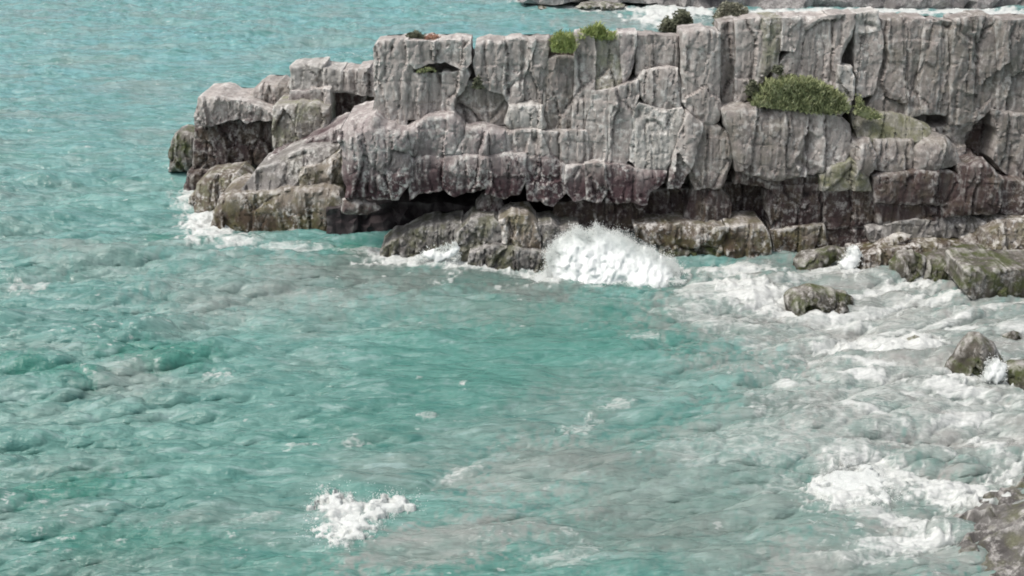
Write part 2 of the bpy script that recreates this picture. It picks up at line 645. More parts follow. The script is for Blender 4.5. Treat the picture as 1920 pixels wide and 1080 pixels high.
# soft patches: centre x, y, half width, half height (photo pixels, laid on the water), strength, angle
FOAMS = [
    # left point
    (385, 415, 55, 45, 0.95, 35), (430, 452, 70, 16, 0.75, 5), (360, 372, 45, 14, 0.8, 0), (325, 320, 26, 10, 0.9, 0),
    (540, 462, 90, 7, 0.5, 0), (680, 470, 60, 8, 0.45, 0),
    # cave foot
    (800, 480, 85, 12, 0.95, 5), (930, 493, 95, 9, 0.95, 3), (840, 525, 22, 8, 0.6, -15), (935, 537, 15, 5, 0.7, 0),
    (860, 500, 160, 9, 0.95, 2), (745, 486, 50, 9, 0.9, 10), (1000, 512, 60, 7, 0.8, 4), (1800, 716, 60, 12, 0.9, 0), (1530, 582, 80, 9, 0.9, 4), (1720, 528, 60, 9, 0.9, 0),
    # under the big splash
    (1130, 500, 135, 40, 1.0, 0), (1050, 528, 60, 12, 0.8, -8), (1230, 500, 60, 26, 1.0, 10),
    # surf towards the beach
    (1380, 508, 110, 13, 0.8, 3), (1430, 556, 85, 24, 0.95, 8), (1560, 512, 120, 10, 0.7, -10), (1540, 590, 120, 9, 0.7, 5),
    (1595, 490, 28, 24, 0.9, 40), (1660, 540, 110, 9, 0.8, -14), (1770, 520, 70, 16, 0.95, -18), (1630, 575, 130, 6, 0.7, -10),
    (1700, 560, 90, 5, 0.75, -16), (1780, 556, 90, 6, 0.8, -12), (1690, 655, 100, 22, 1.0, 4), (1580, 655, 100, 12, 0.7, 8), (1640, 625, 90, 6, 0.7, -8),
    (1760, 600, 110, 6, 0.7, -14), (1860, 575, 90, 7, 0.7, -6), (1840, 612, 120, 6, 0.65, 0), (1620, 690, 140, 6, 0.75, 6), (1480, 735, 50, 5, 0.6, 8),
    (1600, 715, 110, 7, 0.75, 6), (1680, 750, 120, 6, 0.6, -6), (1780, 735, 110, 8, 0.8, 6), (1870, 700, 50, 26, 0.9, 0), (1640, 790, 110, 6, 0.6, 12),
    (1780, 790, 130, 7, 0.7, -6), (1860, 760, 110, 7, 0.65, 3), (1850, 825, 60, 12, 0.8, 20), (1730, 830, 110, 8, 0.65, 14), (1600, 835, 70, 14, 0.5, -20),
    (1720, 760, 300, 110, 0.33, 0), (1640, 600, 260, 80, 0.30, 0),
    (1590, 915, 75, 48, 1.0, 0), (1700, 882, 130, 30, 0.8, 14), (1780, 925, 120, 38, 0.9, 8), (1860, 885, 100, 22, 0.85, -18),
    (1680, 985, 120, 16, 0.75, 12), (1700, 1020, 120, 14, 0.8, -4), (1470, 905, 60, 20, 0.3, 0), (1600, 1045, 90, 8, 0.6, 0),
    (1450, 840, 120, 40, 0.3, 0), (1410, 778, 26, 4, 0.5, 0), (1300, 860, 90, 30, 0.22, 0),
    # broken patch near the camera
    (645, 975, 48, 45, 1.0, 0), (720, 948, 58, 20, 1.0, -14), (620, 935, 30, 14, 0.7, 0),
    (800, 780, 14, 5, 0.45, 0), (783, 718, 8, 6, 0.7, 0), (868, 728, 8, 4, 0.8, 0), (570, 830, 26, 4, 0.45, 0), (655, 828, 30, 4, 0.45, 0),
    (1080, 805, 35, 14, 0.45, 0), (1170, 765, 26, 6, 0.4, 0), (1040, 1050, 60, 14, 0.28, 10), (1110, 1035, 25, 14, 0.3, 0),
    (1060, 998, 14, 4, 0.4, 0), (480, 980, 50, 10, 0.4, -8), (420, 700, 20, 8, 0.55, 0), (160, 700, 14, 8, 0.6, 0),
    (1210, 630, 26, 4, 0.45, 0), (1330, 590, 90, 14, 0.5, 10), (1290, 480, 60, 10, 0.7, 0), (850, 885, 45, 12, 0.4, -20),
    (50, 530, 26, 12, 0.55, 0), (1420, 640, 80, 16, 0.4, 12), (1330, 545, 60, 22, 0.6, 0),
    # cove behind the headland
    (1260, 22, 90, 26, 0.95, -6), (1130, 15, 180, 6, 0.85, 3), (1480, 24, 240, 8, 0.95, 0), (1660, 20, 60, 10, 0.9, 0), (1780, 21, 200, 7, 1.0, 0), (1900, 27, 120, 6, 1.0, 0), (1010, 3, 60, 4, 0.8, 0),
]
SHADES = [(950, 520, 330, 34, 0.75, 0), (690, 500, 120, 24, 0.7, 0), (1020, 552, 70, 16, 0.8, 0), (1560, 565, 200, 22, 0.35, 0), (1490, 775, 90, 24, 0.6, 4), (1710, 725, 50, 14, 0.9, 5),  # dark grey patches: shade and reflection below the cliff painted on the water
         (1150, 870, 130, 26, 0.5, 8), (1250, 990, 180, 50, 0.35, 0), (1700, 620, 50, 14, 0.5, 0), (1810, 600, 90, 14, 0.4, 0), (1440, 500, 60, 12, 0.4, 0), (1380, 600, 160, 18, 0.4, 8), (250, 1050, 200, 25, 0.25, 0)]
GREY_TINTS = [  # grey-mauve tint patches on the water
    (1700, 620, 330, 150, 1.0, 4), (1820, 800, 330, 160, 1.0, 0), (1560, 540, 260, 60, 0.95, 0), (1620, 780, 200, 90, 0.8, 10), (1800, 1000, 240, 90, 0.9, 0), (1450, 950, 240, 120, 0.5, 0),
    (640, 520, 230, 50, 0.55, 3), (430, 540, 200, 60, 0.4, 0), (200, 495, 160, 30, 0.35, 0), (900, 560, 260, 50, 0.35, 0),
    (850, 1010, 240, 45, 0.8, -12), (1020, 880, 170, 60, 0.65, -8), (860, 890, 60, 22, 0.5, -20), (1250, 930, 220, 120, 0.45, 0),
    (980, 545, 130, 22, 0.6, 0), (1550, 620, 320, 90, 0.75, 8), (1800, 680, 300, 130, 0.9, 0), (1500, 790, 260, 90, 0.55, 0),
    (1750, 900, 260, 150, 0.7, 0), (1600, 1050, 200, 60, 0.75, 0), (1380, 560, 140, 50, 0.7, 0), (1230, 990, 260, 90, 0.35, 0),
    (1230, 40, 200, 22, 0.6, 0), (250, 700, 60, 30, 0.25, 0), (1350, 1040, 140, 50, 0.4, 0), (150, 860, 120, 40, 0.2, 0),
]
DEEP_REFLS = [  # deep green water; the cave's dark reflection is painted in here too
    (1000, 530, 330, 30, 0.5, 0), (700, 500, 200, 20, 0.55, 0), (1300, 1000, 260, 90, 0.25, 0), (700, 1060, 500, 40, 0.3, 0),
    (90, 690, 90, 24, 0.9, 6), (300, 665, 110, 22, 0.8, 0), (120, 915, 140, 40, 0.9, -8), (240, 1020, 200, 30, 0.6, 0), (1050, 620, 320, 60, 0.5, 0),
    (900, 700, 260, 70, 0.4, 0), (330, 450, 90, 8, 0.7, 3), (1000, 575, 220, 22, 0.6, 0), (700, 800, 160, 40, 0.3, 0), (660, 470, 70, 18, 0.9, 0),
]


def patches(px, py, lst, wob):
    m = np.zeros(px.shape)
    for cx, cy, rx, ry, s, a in lst:
        ca, sa = math.cos(rad(a)), math.sin(rad(a))
        sel = (np.abs(px - cx) < (rx + ry) * 1.7) & (np.abs(py - cy) < (rx * abs(sa) + ry) * 1.7 + 12)
        X, Y_ = px[sel] - cx, py[sel] - cy
        u = (X * ca + Y_ * sa) / rx
        v = (-X * sa + Y_ * ca) / ry
        small = 1.0 if max(rx, ry) < 40 else 0.45
        r = np.sqrt(u * u + v * v) + (wob[sel] * 0.6 + fbm(px[sel] / 9, py[sel] / 5, s=int(abs(cx)), o=3) * 0.8) * small
        m[sel] = np.maximum(m[sel], s * (1 - sstep(0.45, 1.3, r)))
    return m


def build_sea():
    # rows follow the distance, columns fan out with it, so detail is even from the cliff top
    ys = [14.5]
    while ys[-1] < 135:
        y = ys[-1]
        ys.append(y + (y * y + CAM_H ** 2) / (CAM_H * 1098) * 0.80)
    d = ys[-1] - ys[-2]
    while ys[-1] < 6000:
        d *= 1.25
        ys.append(ys[-1] + d)
    lo = [14.5]
    d = 0.05
    while lo[-1] > -120:
        d *= 1.3
        lo.append(lo[-1] - d)
    ys = np.array(lo[:0:-1] + ys)
    us = list(np.linspace(-1.12, 1.12, 860))
    d = us[-1] - us[-2]
    while us[-1] < 30:
        d *= 1.35
        us.append(us[-1] + d)
    us = np.array([-u for u in us[:859:-1]] + us)
    U, YY = np.meshgrid(us, ys)
    Wd = np.sqrt((0.475 * YY) ** 2 + 7.0 ** 2)
    X = U * Wd
    h1, a1, b1 = ocean_tile(512, 46.0, 3, (0.30, -1.0), 4.6, 0.38)
    h2, a2, b2 = ocean_tile(512, 21.0, 5, (-0.35, -1.0), 1.1, 0.20)
    h3, a3, b3 = ocean_tile(512, 140.0, 8, (0.1, -1.0), 11.0, 0.42)
    amp = 1.1 / (1 + (np.maximum(YY - 80, 0) / 160) ** 2)
    amp = amp * np.where(np.abs(U) > 1.12, 0.3, 1.0)
    gust = 0.9 + 0.35 * fbm(X * 0.09, YY * 0.07, s=71, o=3)
    Xr, Yr = X * 0.94 + YY * 0.34, YY * 0.94 - X * 0.34
    X1, Xr = X * 0.7, Xr * 0.55
    H1, H2, H3 = samp(h1, 46, X1, YY), samp(h2, 21, Xr, Yr), samp(h3, 140, X, YY)
    near = sstep(15, 26, YY) * 0.25 + 0.75
    Z = (H1 * gust + H2 * gust + H3 * 0.6) * amp * near
    ch = 0.9 * amp * gust
    Xo = X + ch * (samp(a1, 46, X1, YY) + samp(a2, 21, Xr, Yr))
    Yo = YY + ch * (samp(b1, 46, X1, YY) + samp(b2, 21, Xr, Yr))
    flat = np.stack([X, YY, 0 * X], -1)
    px, py = to_px(flat)
    ok = (YY > 5)
    px = np.where(ok, px, -9999)
    wob = fbm(X * 0.9, YY * 0.7, s=33, o=4)
    foam = patches(px, py, FOAMS, wob)
    grey_tint = patches(px, py, GREY_TINTS, wob * 0.8)
    deep_refl = patches(px, py, DEEP_REFLS, wob * 0.8)
    shade = patches(px, py, SHADES, wob)
    # thick foam stands up a little
    Z = Z + foam * 0.05 + sstep(0.5, 1.0, foam) * 0.10 * fbm(X * 2.2, YY * 2.2, s=44, o=4)
    crest = sstep(0.07, 0.17, (H1 + H2) * gust) * sstep(0.1, 0.5, fbm(X * 0.35, YY * 0.3, s=52, o=3))
    V = np.stack([Xo, Yo, Z], -1).reshape(-1, 3)
    nr, nc = X.shape
    i = np.arange(nr * nc).reshape(nr, nc)
    Q = np.stack([i[:-1, :-1], i[:-1, 1:], i[1:, 1:], i[1:, :-1]], -1).reshape(-1, 4)
    me = bpy.data.meshes.new('sea')
    me.vertices.add(len(V))
    me.vertices.foreach_set('co', V.ravel().astype(np.float32))
    me.loops.add(Q.size)
    me.loops.foreach_set('vertex_index', Q.ravel().astype(np.int32))
    me.polygons.add(len(Q))
    me.polygons.foreach_set('loop_start', np.arange(0, Q.size, 4, dtype=np.int32))
    me.polygons.foreach_set('use_smooth', np.ones(len(Q), bool))
    me.update(calc_edges=True)
    for nm, A in (('foam', foam), ('grey_tint', grey_tint), ('deep_refl', deep_refl), ('shade', shade), ('crest', crest)):
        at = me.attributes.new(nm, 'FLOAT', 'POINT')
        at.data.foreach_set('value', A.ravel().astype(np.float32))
    s = NT('sea_water')

    def attr(n_):
        q = s.n('Attribute', attribute_name=n_)
        return q.outputs['Fac']
    we = attr('shade')
    fo, si, de, cr = attr('foam'), attr('grey_tint'), attr('deep_refl'), attr('crest')
    # turbid turquoise water, milkier in patches
    n1 = s.noise(s.scaled((0.10, 0.22, 0)), 1.0, 4, 0.6)
    n2 = s.noise(s.scaled((0.55, 1.3, 0)), 1.0, 5, 0.62, 0.3)
    sep = s.n('SeparateXYZ')
    s.l(s.pos, sep.inputs[0])
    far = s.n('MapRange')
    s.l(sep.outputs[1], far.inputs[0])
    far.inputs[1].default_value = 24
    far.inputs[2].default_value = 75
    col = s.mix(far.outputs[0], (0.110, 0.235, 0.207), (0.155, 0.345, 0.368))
    col = s.mix(s.ramp(n1, [(0.35, 0.0), (0.68, 0.5)]), col, (0.20, 0.40, 0.36))
    col = s.mix(s.math('MULTIPLY', s.ramp(n2, [(0.40, 1.0), (0.56, 0.0)]), 0.55), col, (0.07, 0.19, 0.165))
    n4 = s.noise(s.scaled((0.16, 0.30, 0)), 1.0, 5, 0.6, 0.5)
    col = s.mix(s.ramp(n4, [(0.48, 0.0), (0.66, 0.5)]), col, (0.24, 0.27, 0.255))
    n3 = s.noise(s.scaled((0.8, 3.4, 0)), 1.0, 4, 0.6, 0.6)  # dark and light of the ripples painted into the colour as streaks
    col = s.mix(s.ramp(n3, [(0.34, 0.65), (0.45, 0.0)]), col, (0.055, 0.175, 0.16))
    col = s.mix(s.ramp(n3, [(0.54, 0.0), (0.68, 0.55)]), col, (0.30, 0.42, 0.41))
    col = s.mix(de, col, (0.045, 0.19, 0.15))
    sn = s.ramp(n2, [(0.3, 0.45), (0.6, 1.0)])
    col = s.mix(s.math('MULTIPLY', si, sn), col, (0.30, 0.30, 0.285))
    col = s.mix(s.math('MULTIPLY', we, sn), col, (0.115, 0.135, 0.125))  # painted shade darkens the water colour
    # foam: solid where thick, lace and streaks where thin
    f1 = s.noise(s.scaled((0.36, 1.5, 0)), 1.5, 8, 0.64, 1.2)
    f2 = s.noise(s.scaled((0.5, 2.6, 0)), 4.0, 6, 0.7, 0.8)
    fn = s.math('ADD', s.math('MULTIPLY', f1, 0.65), s.math('MULTIPLY', f2, 0.35))
    thr = s.math('SUBTRACT', 0.76, s.math('MULTIPLY', fo, 0.46))
    df = s.math('SUBTRACT', fn, thr)
    fm = s.n('MapRange', interpolation_type='SMOOTHSTEP')
    s.l(df, fm.inputs[0])
    fm.inputs[1].default_value = -0.12
    fm.inputs[2].default_value = 0.15
    wv = s.n('VectorMath', operation='MULTIPLY_ADD')
    nz = s.n('TexNoise')
    s.l(s.scaled((0.5, 0.9, 0)), nz.inputs['Vector'])
    nz.inputs['Scale'].default_value = 1.3
    nz.inputs['Detail'].default_value = 4
    s.l(nz.outputs['Color'], wv.inputs[0])
    wv.inputs[1].default_value = (1.6, 1.6, 0)
    s.l(s.scaled((0.55, 1.5, 0)), wv.inputs[2])
    vo = s.n('TexVoronoi', feature='DISTANCE_TO_EDGE')
    vo.inputs['Scale'].default_value = 1.5
    s.l(wv.outputs[0], vo.inputs['Vector'])
    vo2 = s.n('TexVoronoi', feature='DISTANCE_TO_EDGE')
    vo2.inputs['Scale'].default_value = 4.2
    s.l(wv.outputs[0], vo2.inputs['Vector'])
    lace = s.math('MAXIMUM', s.ramp(vo.outputs['Distance'], [(0.0, 1.0), (0.13, 0.0)]), s.math('MULTIPLY', s.ramp(vo2.outputs['Distance'], [(0.0, 0.8), (0.12, 0.0)]), 0.8))
    lace = s.math('MULTIPLY', lace, s.ramp(f2, [(0.38, 0.15), (0.58, 1.0)]))
    lace = s.math('MULTIPLY', lace, s.ramp(fo, [(0.05, 0.0), (0.45, 0.9)]))
    gate = s.math('MULTIPLY', fm.outputs[0], s.ramp(fo, [(0.02, 0.0), (0.22, 1.0)]))
    spk = s.noise(s.scaled((1, 1.8, 0)), 3.4, 4, 0.6)
    fl = s.noise(s.scaled((1, 2.2, 0)), 1.9, 3, 0.5)
    fl2 = s.noise(s.scaled((0.12, 0.2, 0)), 1.0, 2, 0.5)
    fl = s.math('MULTIPLY', s.ramp(fl, [(0.685, 0.0), (0.74, 0.75)]), s.ramp(fl2, [(0.4, 0.2), (0.6, 1.0)]))
    wc = s.math('MULTIPLY', cr, s.ramp(spk, [(0.58, 0.0), (0.68, 0.8)]))
    mask = s.math('MAXIMUM', s.math('MAXIMUM', gate, lace), s.math('MAXIMUM', wc, fl))
    # bubbles below the surface turn the water milky around the foam
    col = s.mix(s.math('MULTIPLY', s.ramp(fo, [(0.0, 0.0), (0.8, 0.6)]), s.ramp(f1, [(0.3, 0.4), (0.6, 1.0)])), col, (0.40, 0.445, 0.425))
    fb = s.noise(s.scaled((1.0, 1.8, 0)), 9.0, 6, 0.75)
    mask = s.math('MULTIPLY', mask, s.ramp(fb, [(0.32, 0.55), (0.55, 1.0)]))
    col = s.mix(mask, col, (0.64, 0.66, 0.645))
    s.l(col, s.b.inputs['Base Color'])
    s.l(s.math('ADD', 0.16, s.math('MULTIPLY', mask, 0.7)), s.b.inputs['Roughness'])
    s.b.inputs['IOR'].default_value = 1.33
    w1 = s.noise(s.scaled((0.5, 2.4, 0.5)), 1.8, 5, 0.55, 0.3)
    w2 = s.noise(s.scaled((0.8, 2.2, 0.5)), 7.0, 4, 0.6)
    nb = s.bump(w1, 0.95, 0.16)
    nb = s.bump(w2, 0.6, 0.035, nb)
    nb = s.bump(mask, 0.35, 0.04, nb)
    s.l(nb, s.b.inputs['Normal'])
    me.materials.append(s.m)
    o = bpy.data.objects.new('sea', me)
    C.objects.link(o)
    o['kind'] = 'structure'


build_sea()

# ------------------------------------------------------------------ far shore
far = block('far_shore', [(1012, 3), (980, 1), (968, -3), (1000, -40), (1060, -90), (1300, -120), (1700, -130), (2150, -110), (3300, -70), (3300, 26),
                          (2000, 26), (1700, 24), (1600, 19), (1350, 14), (1230, 6), (1100, 5)], 101, FARR, None, lean=0.5, thick=40, bevel=1.2,
            amp=6, step=14, jit=3, col=0.25)
far['kind'] = 'structure'
for poly, lab in (([(1078, 14), (1090, 4), (1130, 2), (1165, 6), (1180, 12), (1150, 17), (1110, 18)], 'flat grey rock awash in the surf of the far cove'),
                  ([(1006, 14), (1015, 9), (1026, 13), (1024, 18), (1010, 18)], 'tiny dark rock alone in the far turquoise water')):
    o = pillow('far_rock', poly, float(to_level(np.array([poly[0][0]]), np.array([16.0]))[0, 1]), BOULD, None, depth=1.2, step=3, relief=2, jit=1)
    tag(o, lab, 'rock', 'rocks off the far shore')

# ------------------------------------------------------------------ main cliff
cliff = thing('sea_cliff', 'long grey cliff wall of upright weathered columns crossing the top of the view', 'cliff', (4, 38.5, 0))
M0 = 37.9     # distance of the cliff foot


def cb(name, poly, dY=0.0, mat=GREY, **k):
    return block(name, poly, M0 + dY, mat, cliff, **k)


# body of the headland behind the broken face
cb('rock_core', [(712, 100), (760, 92), (880, 92), (1020, 94), (1120, 88), (1190, 84), (1280, 76), (1350, 66), (1500, 52), (1600, 46), (1700, 56), (1860, 54), (2150, 58), (2150, 330),
                 (1880, 330), (1560, 340), (1400, 350), (1150, 352), (960, 330), (800, 330), (690, 330), (640, 262), (700, 230)], 1.1, GREYD, thick=4.5, step=9, amp=1.2, drop=0.25)
cb('cave_shade_wall', [(600, 330), (700, 320), (1000, 320), (1500, 320), (2150, 310), (2150, 520), (1500, 520), (900, 500), (640, 500), (600, 480)], 3.6, DARK, thick=3, step=10, amp=2.0, lean=0)

cb('cave_shade_wall', [(612, 392), (760, 385), (862, 388), (950, 392), (950, 520), (612, 520)], 1.7, DARK, thick=3, step=8, amp=1.6, lean=0)  # nearer dark wall added to keep the cave black down to the waterline

top_cols = [
    ('rock_column', [(703, 92), (708, 79), (738, 75), (764, 76), (772, 100), (771, 165), (764, 180), (762, 246), (735, 244), (700, 216), (707, 180), (702, 150)], 0.05, GREY, {}),
    ('rock_block', [(764, 77), (815, 79), (880, 76), (881, 118), (870, 131), (835, 117), (800, 118), (780, 127), (769, 121)], -0.05, GREY, {}),
    ('rock_column', [(768, 134), (785, 141), (800, 138), (800, 180), (799, 222), (762, 224), (764, 180)], 0.1, GREY, {}),
    ('rock_column', [(800, 138), (830, 140), (830, 180), (829, 219), (800, 222)], 0.22, GREY, {}),
    ('rock_column', [(830, 140), (858, 137), (873, 128), (880, 142), (868, 166), (849, 190), (850, 216), (829, 219)], 0.02, GREY, {}),
    ('rock_column', [(893, 84), (905, 79), (948, 78), (951, 158), (943, 176), (915, 169), (897, 148), (888, 118)], 0.05, GREY, {}),
    ('rock_column', [(950, 77), (975, 73), (1005, 75), (992, 118), (979, 150), (980, 190), (955, 200), (944, 176)], 0.0, GREY, {}),
    ('rock_column', [(1005, 74), (1030, 77), (1023, 130), (1019, 165), (1016, 200), (990, 200), (980, 180), (980, 150), (993, 118)], 0.12, GREY, {}),
    ('rock_block', [(865, 148), (885, 152), (915, 168), (944, 178), (955, 203), (946, 236), (920, 245), (872, 242), (852, 216), (849, 190)], 0.35, GREYD, dict(bulge=0.1)),
    ('rock_block', [(955, 200), (985, 198), (1017, 200), (1022, 236), (1005, 246), (962, 246), (946, 233)], -0.1, PALE, dict(bulge=0.2)),
    ('soil_lip', [(1032, 78), (1078, 72), (1081, 112), (1030, 114)], 0.5, BROWN, {}),
    ('rock_column', [(1026, 112), (1052, 108), (1078, 110), (1078, 160), (1070, 242), (1018, 243), (1019, 180), (1022, 140)], 0.12, GREYD, {}),
    ('rock_column', [(1082, 69), (1100, 66), (1112, 71), (1116, 110), (1112, 180), (1098, 246), (1072, 243), (1079, 160)], -0.08, GREY, {}),
    ('rock_column', [(1116, 74), (1160, 69), (1166, 100), (1168, 150), (1150, 166), (1117, 169), (1116, 110)], 0.12, LICHEN, {}),
    ('rock_column', [(1161, 66), (1193, 62), (1190, 100), (1179, 145), (1168, 160), (1166, 100)], -0.02, MAUVE, {}),
    ('rock_column', [(1196, 70), (1240, 68), (1276, 70), (1276, 126), (1240, 126), (1206, 134), (1193, 150), (1192, 100)], 0.1, GREY, {}),
    ('rock_block', [(1198, 148), (1206, 136), (1240, 128), (1271, 129), (1277, 160), (1275, 203), (1240, 206), (1218, 196), (1200, 176)], -0.1, GREY, dict(bulge=0.2, label='squarish grey block with an olive stained hollow on its left')),
    ('rock_column', [(1279, 60), (1322, 55), (1349, 62), (1350, 120), (1348, 180), (1353, 212), (1341, 232), (1316, 229), (1291, 206), (1280, 190)], -0.25, GREY, dict(bulge=0.15, label='broad tapering column that ends above a diagonal crack')),
    ('rock_column', [(1350, 47), (1380, 38), (1384, 100), (1378, 160), (1378, 205), (1356, 208), (1352, 120)], 0.22, GREYD, {}),
    ('rock_column', [(1380, 38), (1424, 36), (1440, 45), (1430, 90), (1418, 150), (1400, 186), (1378, 200), (1380, 150), (1384, 100)], 0.08, GREY, {}),
    ('rock_column', [(1426, 36), (1468, 34), (1462, 80), (1457, 122), (1444, 132), (1425, 152), (1412, 172), (1420, 140), (1432, 90)], 0.0, LICHEN, {}),
    ('rock_block', [(1468, 34), (1502, 34), (1497, 74), (1488, 94), (1466, 92)], -0.12, GREY, {}),
    ('rock_column', [(1504, 34), (1556, 31), (1558, 90), (1550, 130), (1548, 200), (1440, 190), (1452, 140), (1474, 108), (1496, 88)], 0.0, GREY, dict(amp=0.6)),
    ('rock_column', [(1558, 31), (1606, 28), (1598, 66), (1584, 96), (1574, 122), (1574, 190), (1549, 200), (1551, 130), (1560, 90)], -0.1, GREY, {}),
    ('rock_block', [(1573, 125), (1600, 129), (1603, 160), (1595, 206), (1581, 216), (1572, 180)], -0.3, PALE, {}),
    ('rock_block', [(1610, 29), (1648, 22), (1654, 58), (1608, 62)], -0.05, PALE, dict(label='pale shattered block at the cliff edge')),
    ('rock_column', [(1606, 62), (1653, 58), (1657, 80), (1651, 120), (1639, 181), (1611, 182), (1606, 120)], 0.0, GREY, {}),
    ('rock_column', [(1657, 38), (1696, 34), (1700, 100), (1696, 160), (1700, 216), (1620, 214), (1640, 182), (1652, 120)], 0.18, GREYD, {}),
    ('rock_column', [(1698, 35), (1735, 38), (1729, 90), (1722, 160), (1726, 212), (1702, 224), (1698, 160), (1702, 100)], 0.1, GREYD, {}),
    ('rock_column', [(1736, 42), (1764, 40), (1760, 110), (1756, 214), (1727, 212), (1724, 150)], 0.0, GREYD, {}),
    ('rock_column', [(1765, 40), (1792, 43), (1786, 100), (1782, 216), (1757, 214), (1761, 110)], 0.12, GREYD, {}),
    ('rock_column', [(1793, 40), (1830, 30), (1828, 100), (1826, 170), (1830, 228), (1786, 238), (1784, 150)], -0.05, GREYD, {}),
    ('rock_column', [(1831, 30), (1862, 31), (1868, 100), (1868, 170), (1868, 200), (1832, 226), (1828, 150)], 0.1, GREYD, {}),
    ('rock_column', [(1864, 36), (1930, 40), (1990, 38), (1985, 120), (1982, 226), (1872, 208), (1869, 100)], 0.0, GREYD, {}),
    ('rock_column', [(1991, 38), (2060, 44), (2150, 46), (2150, 240), (1984, 228), (1986, 120)], 0.2, GREYD, {}),
]
for nm, poly, dY, mat, k in top_cols:
    k.setdefault('thick', 1.15)
    cb(nm, poly, dY, mat, **k)

